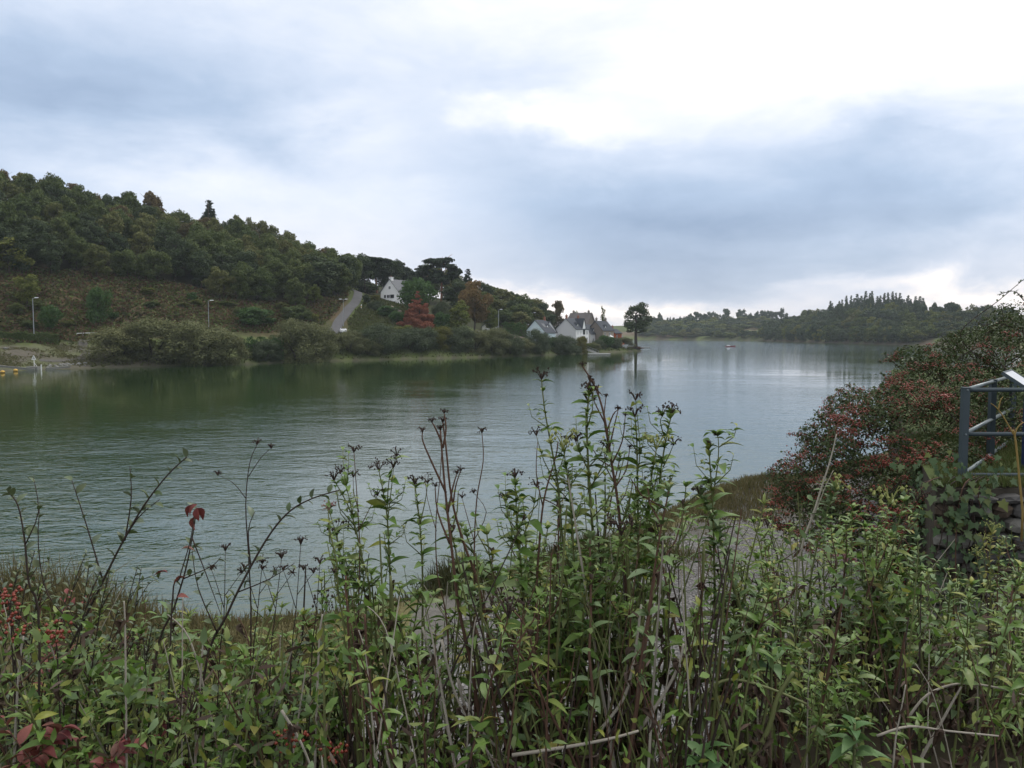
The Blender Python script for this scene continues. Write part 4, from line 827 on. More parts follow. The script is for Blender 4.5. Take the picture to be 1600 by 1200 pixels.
for k, (px, py, lab) in enumerate([(4, 583, 'yellow buoy floating farthest left off the quay'), (24.5, 580.5, 'yellow buoy floating nearer the triangular sign')]):
    dd = ray(px, py); D = -EYE / dd.z * dd.y; p = U(px, py, D); b = thing('buoy', lab, 'buoy', (p.x, p.y, 0), .4 * k, 'yellow buoys off the quay')
    obj('float', MB().lathe([(.0, -.22), (.22, -.2), (.36, -.05), (.40, .12), (.36, .3), (.22, .44), (.08, .49), (0, .5)], 14).mesh('float', [YEL], True), b)
    obj('shackle', MB().tube([(-.07, 0, .46), (-.06, 0, .58), (.06, 0, .58), (.07, 0, .46)], .02, 5).mesh('shackle', [METAL]), b); obj('band', MB().lathe([(.405, .06), (.42, .09), (.42, .14), (.405, .17)], 14).mesh('band', [DKWOOD]), b)
# car at the foot of the road, van in the garden
CARW = plain('white_car_paint', (.72, .73, .74), .25, .5, var=.04); TYRE = plain('tyre_rubber', (.02, .02, .02), .8, .2)
def car(label, loc, rz, paint, nm='parked_car', L_=3.9, W_=1.65, H_=1.42, van=False):
    t = thing(nm, label, 'van' if van else 'car', loc, rz); w = W_ / 2
    prof = [(-.5, .28), (-.5, .62), (-.47, .78), (-.24, .84), (-.10, 1.0), (.26, 1.0), (.42, .86), (.5, .8), (.5, .3)] if not van else [(-.5, .2), (-.5, .5), (-.42, .6), (-.28, .97), (-.2, 1), (.48, 1), (.5, .95), (.5, .2)]
    n = len(prof); v = []
    for s in (-1, 1):
        for (a, b_) in prof: v.append((a * L_, s * w * (1 if b_ < .85 else .86), b_ * H_))
    f = [tuple(range(n)), tuple(range(2 * n - 1, n - 1, -1))] + [(i, n + i, n + (i + 1) % n, (i + 1) % n) for i in range(n)]
    obj('body', MB().add(v, [q[::-1] for q in f]).mesh('body', [paint]), t)
    g0, g1 = (.86, .96) if not van else (.62, .9)
    for s in (-1, 1):
        obj('side_window', MB().box(-.16 * L_, .28 * L_, s * w * .93 - .05, s * w * .93 + .05, H_ * .82 if not van else H_ * .66, H_ * .95 if not van else H_ * .9).mesh('side_window', [GLASS]), t)
        for x_ in (-.32, .32):
            wh = obj('wheel', MB().lathe([(.0, -.09), (.30, -.09), (.31, 0), (.30, .09), (0, .09)], 14).mesh('wheel', [TYRE]), t, (x_ * L_, s * (w - .06), .30), (math.pi / 2, 0, 0))
            obj('rim', MB().lathe([(0, -.1), (.17, -.1), (.17, .1), (0, .1)], 10).mesh('rim', [METAL]), wh)
        obj('headlight', MB().box(-.505 * L_, -.47 * L_, s * w * .65 - .15, s * w * .65 + .15, H_ * .5, H_ * .6).mesh('headlight', [GLASS]), t)
    e = .02; obj('windscreen', MB().add([(-.225 * L_ - e, -w * .8, .86 * H_), (-.225 * L_ - e, w * .8, .86 * H_), (-.11 * L_ - e, w * .75, .985 * H_), (-.11 * L_ - e, -w * .75, .985 * H_), (-.21 * L_, -w * .8, .86 * H_), (-.21 * L_, w * .8, .86 * H_), (-.095 * L_, w * .75, .985 * H_), (-.095 * L_, -w * .75, .985 * H_)] if not van else
        [(-.43 * L_, -w * .8, .62 * H_), (-.43 * L_, w * .8, .62 * H_), (-.3 * L_, w * .75, .95 * H_), (-.3 * L_, -w * .75, .95 * H_), (-.40 * L_, -w * .8, .62 * H_), (-.40 * L_, w * .8, .62 * H_), (-.27 * L_, w * .75, .95 * H_), (-.27 * L_, -w * .75, .95 * H_)],
        [(0, 1, 2, 3), (7, 6, 5, 4), (0, 4, 5, 1), (1, 5, 6, 2), (2, 6, 7, 3), (3, 7, 4, 0)]).mesh('windscreen', [GLASS]), t)
    return t
g = G(536, 219); car('white car at the foot of the hill road, half behind willows', (g.x, g.y, g.z + .05), R(108), CARW)
g = G(906, 283); car('white van parked in the garden before the white fronted house', (g.x, g.y, g.z + .9), R(170), CARW, 'parked_van', 4.6, 1.9, 2.2, True)
# gangway, pontoons, white crate, boat
WOODG = plain('weathered_grey_wood', (.36, .36, .35), .85, .2, var=.2); DECK = plain('white_deck', (.62, .64, .66), .6, .3, var=.08)
p0 = U(914, 547, 276); p1 = U(938, 552.5, 258); t = thing('gangway', 'grey wooden gangway sloping from the bank to the water', 'gangway', (p0.x, p0.y, 0)); dv = Vector((p1.x - p0.x, p1.y - p0.y, 0)); n = 14
dv = dv.normalized() * min(dv.length, 14); s_ = Vector((-dv.y, dv.x, 0)).normalized(); ang = math.atan2(dv.y, dv.x)
PL = MB().box(-.40, .40, -.8, .8, -.03, .03).mesh('plank', [WOODG])
for k in range(n):
    q = dv * ((k + .5) / n); obj('plank', PL, t, (q.x, q.y, 1.5 - 1.15 * k / n), (0, 0, ang))
for s in (-1, 1):
    obj('handrail', MB().tube([tuple(s_ * .75 * s + Vector((0, 0, 2.3))), tuple(dv + s_ * .75 * s + Vector((0, 0, 1.15)))], .05, 6).mesh('handrail', [METAL]), t)
    for k in range(5):
        q = dv * (k / 4) + s_ * .75 * s; obj('post', MB().tube([(q.x, q.y, 1.4 - 1.15 * k / 4 - (1.2 if k else 1.6)), (q.x, q.y, 2.3 - 1.15 * k / 4)], .06, 6).mesh('post', [METAL]), t)
def pontoon(label, px, py, L_, W_, rz):
    dd = ray(px, py); D = -EYE / dd.z * dd.y; p = U(px, py, D); t = thing('pontoon', label, 'pontoon', (p.x, p.y, 0), rz)
    pl = MB().box(-.24, .24, -W_ / 2, W_ / 2, .32, .40).mesh('plank', [DECK]); k = int(L_ / .5)
    for i in range(k): obj('plank', pl, t, (-L_ / 2 + (i + .5) * L_ / k, 0, 0))
    for s in (-1, 1): obj('float', MB().box(-L_ / 2, L_ / 2, s * W_ * .35 - .3, s * W_ * .35 + .3, -.3, .315).mesh('float', [CONC]), t)
pontoon('white pontoon lying off the tip of the point', 1002, 543.5, 8, 2.2, R(-4)); pontoon('low pale pontoon below the foot of the gangway', 936, 554.5, 7, 1.6, R(6))
g = G(976, 303); t = thing('pump_box', 'white box with a lid at the water edge below the lone oak', 'box', (g.x, g.y, g.z)); obj('box_body', MB().box(-.9, .9, -.5, .5, -.3, 1.0).mesh('box_body', [DECK]), t); obj('lid', MB().box(-1.0, 1.0, -.6, .6, 1.002, 1.12).mesh('lid', [PAINT]), t)
REDP = plain('red_hull_paint', (.22, .04, .04), .4, .4, var=.1)
dd = ray(1141, 541.5); D = -EYE / dd.z * dd.y; p = U(1141, 541.5, D); t = thing('motor_boat', 'small red hulled motor boat moored alone on the open water', 'boat', (p.x, p.y, 0), R(4), scale=(.95, .8, .62))
st = [(-2.6, .8, .62), (-1.2, .95, .6), (.6, .92, .66), (1.9, .6, .78), (2.8, .04, .95)]; v = []
for (x_, w_, z_) in st: v += [(x_, -w_, z_), (x_, -w_ * .75, -.1), (x_, 0, -.3), (x_, w_ * .75, -.1), (x_, w_, z_)]
f = [(i * 5 + j, (i + 1) * 5 + j, (i + 1) * 5 + j + 1, i * 5 + j + 1) for i in range(4) for j in range(4)] + [(0, 1, 2, 3, 4)]
obj('hull', MB().add(v, f).mesh('hull', [REDP]), t)
obj('deck', MB().add([(x_, s * w_ * .96, z_ - .06) for (x_, w_, z_) in st for s in (-1, 1)], [(i * 2, (i + 1) * 2, (i + 1) * 2 + 1, i * 2 + 1) for i in range(4)]).mesh('deck', [REDP]), t)
obj('cabin', MB().add([(-1.9, -.5, .6), (.1, -.5, .6), (.1, .5, .6), (-1.9, .5, .6), (-1.7, -.4, 1.3), (-.6, -.4, 1.3), (-.6, .4, 1.3), (-1.7, .4, 1.3)], [(4, 5, 6, 7), (0, 1, 5, 4), (1, 2, 6, 5), (2, 3, 7, 6), (3, 0, 4, 7)]).mesh('cabin', [PAINT]), t)
obj('windscreen', MB().add([(.07, -.5, .75), (.07, .5, .75), (-.38, .42, 1.4), (-.38, -.42, 1.4)], [(0, 1, 2, 3)]).mesh('windscreen', [GLASS]), t)
# beach stones
rng = np.random.RandomState(8); ROCK = [];
def rock_mesh(seed):
    r_ = np.random.RandomState(seed); v = []; n = 7
    for z, q in ((-.4, .7), (0, 1), (.38, .72)):
        for j in range(n):
            a = 6.28 * j / n + r_.normal() * .12; k = q * (1 + r_.normal() * .12); v.append((math.cos(a) * k, math.sin(a) * k * .75, z + r_.normal() * .05))
    v.append((0, 0, .55)); f = [(i * n + j, i * n + (j + 1) % n, (i + 1) * n + (j + 1) % n, (i + 1) * n + j) for i in range(2) for j in range(n)] + [(14 + j, 14 + (j + 1) % n, 21) for j in range(n)]
    return MB().add(v, f).mesh('shore_rock', [CONC])
RM = [rock_mesh(i) for i in range(4)]
for k in range(22):
    px = rng.uniform(72, 140); D = np.interp(px, [72, 108, 140], [153.5, 157.5, 160.5]) + rng.uniform(0, 2); g = G(px, D); s = rng.uniform(.2, .5)
    tag(obj('shore_rock', RM[k % 4], None, (g.x, g.y, g.z + .05), (0, 0, rng.uniform(0, 6)), s), 'pale rock lying on the little beach beyond the triangular sign', 'rock', 'rocks on the little beach')
g = G(8, 163); tag(obj('litter_bag', RM[1], None, (g.x, g.y, g.z + .2), (0, 0, 1), (.55, .4, .45)), 'small white bundle lying on the beach above the buoys', 'bundle')
# ------------------------------------------------------------------ railing, information lectern, stone wall
STEEL = plain('blue_grey_steel', (.050, .070, .082), .45, .5, .2, var=.12, scale=9); STEELT = plain('worn_steel_rail', (.15, .18, .19), .4, .5, .3, var=.2, scale=9)
NAVY = plain('navy_blue_panel', (.012, .022, .07), .5, .4, var=.1); PALE = plain('pale_panel', (.62, .64, .68), .35, .5, var=.05)
A = Vector((5.09, 9.0, 0)); dr = Vector((2.8, 3.5, 0)).normalized(); ZT, ZM, ZB = 6.36, 5.86, 5.395
t = thing('railing', 'blue grey steel corner railing on the edge of the lawn above the stone wall', 'railing', (A.x, A.y, 5.34))
def rl(p, q, r, nm, mat=STEELT): obj(nm, MB().tube([p, q], r, 8).mesh(nm, [mat], True), t)
pst = MB().box(-.035, .035, -.035, .035, -.25, 1.04).box(-.039, .039, -.039, .039, 1.042, 1.05).box(-.07, .07, -.07, .07, .005, .018).mesh('post', [STEEL])
for q in (Vector((0, 0, 0)), dr * 1.95, dr * 3.9, Vector((2.6, 0, 0)), Vector((5.2, 0, 0))): obj('post', pst, t, q)
for q in (Vector((0, 0, 0)), dr * 1.95, Vector((2.6, 0, 0))):
    for zz_ in (ZT, ZM, ZB): obj('bolt', MB().lathe([(0, -.004), (.012, 0), (.012, .01), (0, .014)], 6).mesh('bolt', [STEELT]) if zz_ == ZT and not q.length else BOLT, t, q + Vector((0, -.036, zz_ - 5.34)), (math.pi / 2, 0, 0)); BOLT = [c for c in t.children if c.name.startswith('bolt')][0].data
for zz_ in (ZT, ZM, ZB):
    h_ = zz_ - 5.34; nm = 'handrail' if zz_ == ZT else 'rail'
    rl(Vector((.042, 0, h_)), Vector((5.2, 0, h_)), .024, nm, STEEL); rl(dr * .05 + Vector((0, 0, h_)), dr * 3.86 + Vector((0, 0, h_)), .024, nm)
lx, ly = 6.42, 9.75
t = thing('information_lectern', 'sloping white information panel on a navy blue pedestal behind the railing', 'information panel', (lx, ly, 5.34), R(12))
obj('pedestal', MB().box(-.13, .42, -.10, .10, -.1, .98).mesh('pedestal', [NAVY]), t)
t.rotation_euler = (0, 0, 0); e1 = Vector((.55, -.45, -.50)).normalized(); e2 = Vector((.62, .8, .04)); e2 = (e2 - e1 * e2.dot(e1)).normalized(); e3 = e1.cross(e2)
pn = obj('panel', MB().box(0, .84, 0, .60, -.014, .014).mesh('panel', [PALE]), t, U(1568, 584, 9.9) - Vector(t.location), Matrix((e1, e2, e3)).transposed().to_euler())
obj('frame', MB().box(-.02, .86, -.02, 0, -.02, .02).box(-.02, .86, .60, .62, -.02, .02).box(-.02, 0, 0, .60, -.02, .02).box(.84, .86, 0, .60, -.02, .02).mesh('frame', [STEEL]), pn)
STONES = [plain('schist_' + n_, c_, .9, .15, var=.3, scale=6, bump=.012) for n_, c_ in (('grey', (.095, .092, .088)), ('brown', (.085, .066, .05)), ('green', (.08, .083, .06)), ('pale', (.15, .145, .13)))]
t = thing('stone_wall', 'rough dry stone retaining wall holding up the lawn under the railing', 'wall', (4.62, 8.72, 0)); r_ = np.random.RandomState(21)
obj('wall_core', MB().box(0, 4.5, -.045, .025, 1, 5.30).mesh('wall_core', [mortar]), t)
def stone(w, h, seed, mat):
    q = np.random.RandomState(seed); n = 8; v = []; jit = q.normal(size=(8, 2)) * .07
    for yy, k in ((0, 1.0), (-.05, .97), (-.085, .82)):
        for j in range(n):
            a = 6.283 * (j + .5) / n; cx_, cz_ = math.cos(a), math.sin(a); m_ = max(abs(cx_), abs(cz_)) ** .95; u_ = q.normal() * .045
            v.append((cx_ / m_ * w * .5 * k * (1 + u_ + jit[j][0]), yy + q.normal() * .012, cz_ / m_ * h * .5 * k * (1 + u_ + jit[j][1])))
    v.append((0, -.115, 0)); f = [(i * n + j, i * n + (j + 1) % n, (i + 1) * n + (j + 1) % n, (i + 1) * n + j) for i in range(2) for j in range(n)] + [(16 + j, 16 + (j + 1) % n, 24) for j in range(n)]
    return MB().add(v, [x[::-1] for x in f]).mesh('stone', [mat], False)
z = 3.55; k = 0
while z < 5.24:
    h_ = r_.uniform(.08, .18); x = -.02
    while x < 2.2:
        w_ = r_.uniform(.13, .42); 
        if h_ > .13 and r_.random() < .25:
            for s_, hh_ in ((0, h_ * .48), (h_ * .5, h_ * .48)): obj('stone', stone(w_ * .97, hh_, k, STONES[r_.choice(4, p=[.45, .25, .15, .15])]), t, (x + w_ / 2, -.05, z + s_ + hh_ / 2), (0, r_.normal() * .03, 0)); k += 1
        else: obj('stone', stone(w_ * 1.0, h_ * .99, k, STONES[r_.choice(4, p=[.45, .25, .15, .15])]), t, (x + w_ / 2, -.05 - r_.random() * .03, z + h_ / 2), (0, r_.normal() * .05, 0)); k += 1
        x += w_
    z += h_
# ------------------------------------------------------------------ leaves
def leaf_mesh(name, ratio, seed, mat, curl=.25, fold=.18, seg=5, shape=.85, wavy=0.0):
    q = np.random.RandomState(seed); V = []; cu = curl * (1 + q.normal() * .4); tw = q.normal() * .25
    for i in range(seg + 1):
        t = i / seg; w = ratio * .5 * (math.sin(math.pi * min(1, t ** shape)) ** .9 if 0 < t < 1 else .03); zc = -cu * t * t + .06 * math.sin(3 * t); a = tw * t; wv = wavy * q.normal()
        for s in (-1, 0, 1):
            yy = s * w; zz = (abs(s) * fold * w * 2) + wv * abs(s); V.append((t - .12 * cu * t * t, yy * math.cos(a) - zz * math.sin(a), zc + yy * math.sin(a) + zz * math.cos(a)))
    Fq = [(i * 3 + j, i * 3 + j + 1, (i + 1) * 3 + j + 1, (i + 1) * 3 + j) for i in range(seg) for j in range(2)]
    me = bpy.data.meshes.new(name); me.from_pydata(V, [], Fq); me.materials.append(mat); me.polygons.foreach_set('use_smooth', np.ones(len(Fq), bool)); me.update(); return me
def leafmat(name, cols, rough=.5, spec=.35, trans=.22, under=1.35, vein=True):
    m = NT(name); oi = m.new('ObjectInfo'); g = m.new('NewGeometry'); k = len(cols)
    rnd = m.math('FRACT', m.math('ADD', oi.outputs['Random'], g.outputs['Random Per Island']))
    c = m.ramp(rnd, [(i / max(1, k - 1), cc) for i, cc in enumerate(cols)])
    n = m.noise(28, 3); c = m.gain(c, m.math('ADD', m.math('MULTIPLY', n, .5), .75))
    u = m.mix(1.0, c, (under, under, under * 1.12), 'MULTIPLY'); c2 = m.mix(g.outputs['Backfacing'], c, u)
    return m.fin(c2, rough, spec, 0, trans)
LV = leafmat('valerian_leaf', [(.042, .090, .014), (.088, .155, .024), (.135, .20, .050), (.068, .13, .020), (.16, .21, .078), (.18, .195, .028)], .45, .28, .28)
LG = leafmat('grey_green_leaf', [(.10, .155, .055), (.135, .185, .088), (.08, .13, .038)], .55, .22, .25)
LN_ = leafmat('narrow_leaf', [(.10, .15, .03), (.15, .19, .045), (.07, .12, .03), (.19, .19, .05)], .55, .22, .28)
LC = leafmat('cotoneaster_leaf', [(.055, .082, .030), (.08, .105, .042), (.11, .14, .085), (.06, .075, .028)], .45, .35)
LR = leafmat('red_autumn_leaf', [(.10, .026, .026), (.16, .045, .036), (.22, .085, .06), (.12, .06, .04)], .5, .35)
LD = leafmat('withered_leaf', [(.045, .032, .022), (.075, .053, .038), (.11, .085, .064)], .95, .1, .1)
LY = leafmat('yellowed_leaf', [(.22, .19, .045), (.17, .17, .04)], .55, .3)
ST_G = plain('green_stem', (.12, .135, .05), .6, .3, var=.3, scale=14); ST_B = plain('red_brown_stem', (.105, .060, .042), .8, .2, var=.35, scale=16); ST_D = plain('dark_twig', (.045, .034, .028), .85, .2, var=.3, scale=16)
ST_P = plain('bleached_stem', (.33, .30, .25), .85, .2, var=.25, scale=12); SEED = plain('withered_seed_head', (.05, .036, .03), .95, .1, var=.3, scale=20); FLO = plain('pale_green_flower_head', (.24, .26, .09), .8, .2, var=.25, scale=20); PINKF = plain('dull_pink_flower', (.32, .17, .17), .8, .2, var=.2)
BERRY = plain('red_berry', (.20, .036, .020), .4, .45, var=.3, scale=30)
VL = [leaf_mesh('leaf', .36, i, LV, .28 + .05 * (i % 3), .2) for i in range(6)]; GLV = [leaf_mesh('leaf', .36, 20 + i, LG, .25, .2) for i in range(3)]
NL = [leaf_mesh('leaf', .20, 70 + i, LN_, .35, .25, 6) for i in range(4)]
CL = [leaf_mesh('leaf', .52, 30 + i, LC, .18, .22, 5, .9) for i in range(4)]; RL = [leaf_mesh('red_leaf', .5, 40 + i, LR, .35, .3, 5, .9) for i in range(3)]
DL = [leaf_mesh('withered_leaf', .30, 50 + i, LD, 1.0, 1.3, 7, .8, .13) for i in range(5)]; YL = [leaf_mesh('yellow_leaf', .42, 60 + i, LY, .3, .2) for i in range(2)]
def orient(o, loc, d, up=Vector((0, 0, 1)), s=1.0, roll=0.0):
    d = d.normalized(); y = up.cross(d)
    if y.length < 1e-3: y = Vector((0, 1, 0)).cross(d)
    y.normalize(); z_ = d.cross(y); M = Matrix((d, y, z_)).transposed().to_4x4()
    if roll: M = M @ Matrix.Rotation(roll, 4, 'X')
    o.location = loc; o.rotation_euler = M.to_euler(); o.scale = (s, s, s); return o
def put_leaf(parent, meshes, rng, loc, d, s, name=None):
    me = meshes[rng.randrange(len(meshes))]; o = bpy.data.objects.new(name or me.name.split('.')[0], me); COL.objects.link(o); o.parent = parent
    return orient(o, loc, d, s=s, roll=rng.gauss(0, .35))
def bez(p0, p1, p2, n): return [p0.lerp(p1, t).lerp(p1.lerp(p2, t), t) for t in [i / n for i in range(n + 1)]]
def along(pts, t):
    f = t * (len(pts) - 1); i = min(int(f), len(pts) - 2); return pts[i].lerp(pts[i + 1], f - i), (pts[i + 1] - pts[i]).normalized()
def seed_head(rng, s, mat_n=0):
    """branched drooping withered umbel"""
    b = MB()
    for k in range(7):
        a = k * .9 + rng.random(); o = Vector((math.cos(a) * .35, math.sin(a) * .35, .45 + .3 * rng.random())) * s; e = o + Vector((math.cos(a) * .35, math.sin(a) * .35, rng.uniform(-.35, .3))) * s
        b.tube([(0, 0, -.05 * s), o, e], [.012 * 1, .008, .006] if s > .2 else [.0022, .0016, .0012], 4)
        for j in range(3):
            c = e + Vector((rng.gauss(0, .12), rng.gauss(0, .12), rng.gauss(0, .12))) * s; r = s * rng.uniform(.05, .11); b.add([c + Vector(v) * r for v in ((1, 0, 0), (0, 1, 0), (-1, 0, 0), (0, -1, 0), (0, 0, 1.3), (0, 0, -1.3))], [(0, 1, 4), (1, 2, 4), (2, 3, 4), (3, 0, 4), (1, 0, 5), (2, 1, 5), (3, 2, 5), (0, 3, 5)])
    return b
def valerian(rng, H, nst=3, spread=.16, live=(.38, 1.0), L0=.078, dead=.9, side=1.0, top='tip', leaves=VL, thick=1.0, lean=None, label=None, group=None, loc=(0, 0, -500), dense=1.0, straight=False):
    t = thing('valerian_plant', label or 'x', 'plant', loc, group=group)
    for si in range(nst):
        a = rng.random() * 6.28; b0 = Vector((math.cos(a), math.sin(a), 0)) * spread * .35 * rng.random(); h = H * (1 if si == 0 else rng.uniform(.72, .97))
        ln = (lean if lean is not None and si == 0 else Vector((math.cos(a), math.sin(a), 0)) * spread * rng.uniform(.4, 1.5)); p2 = b0 + ln + Vector((0, 0, h)); p1 = b0 + ln * rng.uniform(.1, .4) + Vector((rng.gauss(0, .02), rng.gauss(0, .02), h * .55))
        P = bez(b0 + Vector((0, 0, -.05)), p1, p2, 10); r0 = rng.uniform(.0052, .0085) * thick
        P = [p + Vector((rng.gauss(0, .004), rng.gauss(0, .004), 0)) if 0 < i < 10 else p for i, p in enumerate(P)]
        bs = MB().tube(P, [r0 * (1 - .72 * i / 10) for i in range(11)], 5, cap=False); tt = .10; azm = rng.random() * 3.14
        mstem = ST_G if rng.random() < .72 else ST_B
        while tt < .985:
            p, d = along(P, tt); rel = (tt - live[0]) / (live[1] - live[0]); azm += math.pi / 2 + rng.gauss(0, .15)
            for s in (0, math.pi):
                hd = Vector((math.cos(azm + s), math.sin(azm + s), 0))
                if rel < 0:
                    if rng.random() < dead * .55: put_leaf(t, DL, rng, p, hd * .5 + Vector((0, 0, -.9 + rng.gauss(0, .25))), L0 * rng.uniform(.45, .85))
                elif rng.random() < .93:
                    k = 1.0 if rel < .6 else 1.0 - .55 * (rel - .6) / .4; el_ = .12 + .65 * rel + rng.gauss(0, .18)
                    if rng.random() < .05 * dead: put_leaf(t, DL, rng, p, hd * .6 + Vector((0, 0, -.7)), L0 * .5)
                    else: put_leaf(t, YL if rng.random() < .025 else leaves, rng, p, hd + Vector((0, 0, el_)), L0 * k * rng.uniform(.72, 1.2))
                    if rng.random() < .45 * dense:
                        for q in range(2): put_leaf(t, leaves, rng, p, hd * .8 + Vector((rng.gauss(0, .4), rng.gauss(0, .4), .9)), L0 * rng.uniform(.3, .55))
                    if rel > .15 and rng.random() < side * .16:
                        e = p + hd * rng.uniform(.05, .10) + Vector((0, 0, rng.uniform(.08, .17))); bs.tube([p, p.lerp(e, .5) + hd * .02, e], [r0 * .4, r0 * .33, r0 * .2], 4, cap=False)
                        for q in range(3):
                            pp = p.lerp(e, (q + 1) / 3)
                            for s2 in (0, 1.57, 3.14, 4.71)[q % 2::2]: put_leaf(t, leaves, rng, pp, Vector((math.cos(azm + s2), math.sin(azm + s2), .55)), L0 * rng.uniform(.4, .7) * (1 - .15 * q))
            tt += rng.uniform(.038, .062) / h * (1.0 if rel < .75 else .7) / dense
        if top == 'tip' or (top == 'mix' and rng.random() < .6):
            for q in range(5): put_leaf(t, leaves, rng, P[-1], Vector((math.cos(q * 1.26 + azm), math.sin(q * 1.26 + azm), .8 + rng.random())), L0 * rng.uniform(.35, .6))
        else:
            mt = FLO if top == 'flower' and si == 0 else SEED; sh = seed_head(rng, .055 if mt is SEED else .07); orient(obj('seed_head' if mt is SEED else 'flower_head', sh.mesh('seed_head', [mt]), t), P[-1], Vector((1, 0, 0)))
        obj('stem', bs.mesh('stem', [mstem], True), t)
    return remember(t)
TZ = 5.35
def root_at(px, D, z=TZ): v = U(px, 900, D); return Vector((v.x, v.y, z))
rg = random.Random(4)
SKY_TOP = [(0, 880), (60, 890), (120, 900), (200, 950), (280, 955), (350, 940), (420, 950), (480, 960), (520, 900), (560, 820), (600, 800), (650, 850), (680, 950), (740, 900), (780, 790), (830, 760), (870, 700), (920, 690), (980, 690), (1030, 740), (1080, 765), (1130, 745), (1165, 850), (1210, 790), (1260, 752), (1310, 750), (1360, 790), (1420, 805), (1480, 860), (1540, 840), (1620, 870)]
def top_line(px): return float(np.interp(px, [a for a, _ in SKY_TOP], [b for _, b in SKY_TOP]))
HS = [.35, .5, .65, .8, .95, 1.1]
PV = {h: [valerian(rg, h, nst=4 if h < .7 else 3, live=(.36 if h < .7 else .52, 1), top='mix' if i == 2 else 'tip', leaves=(VL, GLV, VL, NL)[i], L0=(.082, .074, .062, .088)[i], spread=.15 + .03 * i) for i in range(4)] for h in HS}
LAB = {0: 'leafy green valerian', 1: 'pale grey green valerian', 2: 'valerian with withered heads', 3: 'narrow leaved yellow green weed'}
placed = 0
def put_valerian(px, D, pyt):
    global placed
    base = root_at(px, D); h = U(px, pyt, D).z - base.z
    if h < .22: return
    k = min(HS, key=lambda q: abs(q - h)); v = rg.choice((0, 0, 0, 1, 2, 2, 3, 3)); s = h / k; p = PV[k][v]; z_ = next(w for lim, w in ((60, 'at the left edge'), (150, 'under the long left hand shoot'), (260, 'by the pale rosettes'), (370, 'under the red tipped shoot'), (470, 'under the oval leaved shoot'), (560, 'left of the bare stems'), (680, 'by the forked seeding plant'), (790, 'around the bare brown stems'), (870, 'left below the tall group'), (950, 'under the tallest dead stem'), (1040, 'right below the tall group'), (1160, 'before the gravel'), (1250, 'left of the straw coloured stick'), (1330, 'below the straw coloured stick'), (1410, 'below the yellow green umbel'), (1490, 'beside the rusty pipe'), (1570, 'before the stone wall'), (9999, 'at the right edge')) if px < lim); z_ += ', low in front' if pyt > top_line(px) + 130 else ', upright behind'
    dup(p, base, (rg.gauss(0, .05), rg.gauss(0, .05), rg.random() * 6.28), (min(1.15, max(.85, s)), min(1.15, max(.85, s)), s), LAB[v] + ' ' + z_, ['green valerians ', 'grey valerians ', 'seeding valerians ', 'narrow leaved weeds '][v] + z_); placed += 1
def fill(x0, x1, n, D0, D1, spread, lowest=1230):
    for k in range(n):
        px = x0 + (x1 - x0) * (k + rg.random()) / n; t = top_line(px); D = rg.uniform(D0, D1)
        put_valerian(px, D, t + 8 + spread * rg.random() ** 1.3)
fill(-20, 500, 15, 2.25, 2.9, 150); fill(500, 680, 9, 2.4, 2.9, 130); fill(680, 770, 2, 2.4, 2.9, 200); fill(770, 1060, 11, 2.4, 2.95, 230); fill(1060, 1180, 3, 2.5, 2.95, 160)
for px_, pt_ in ((792, 838), (825, 800), (858, 815), (890, 770), (915, 800), (948, 760), (975, 800), (1003, 775), (1030, 820), (1085, 800), (940, 880), (870, 890)): put_valerian(px_, rg.uniform(2.45, 2.85), pt_)
fill(1180, 1630, 26, 3.2, 4.5, 130); fill(1180, 1630, 20, 2.6, 3.4, 330); fill(-20, 500, 5, 2.0, 2.3, 220); fill(560, 1180, 3, 2.0, 2.3, 330)
print('valerians', placed)
for ps in PV.values():
    for p in ps: kill(p)
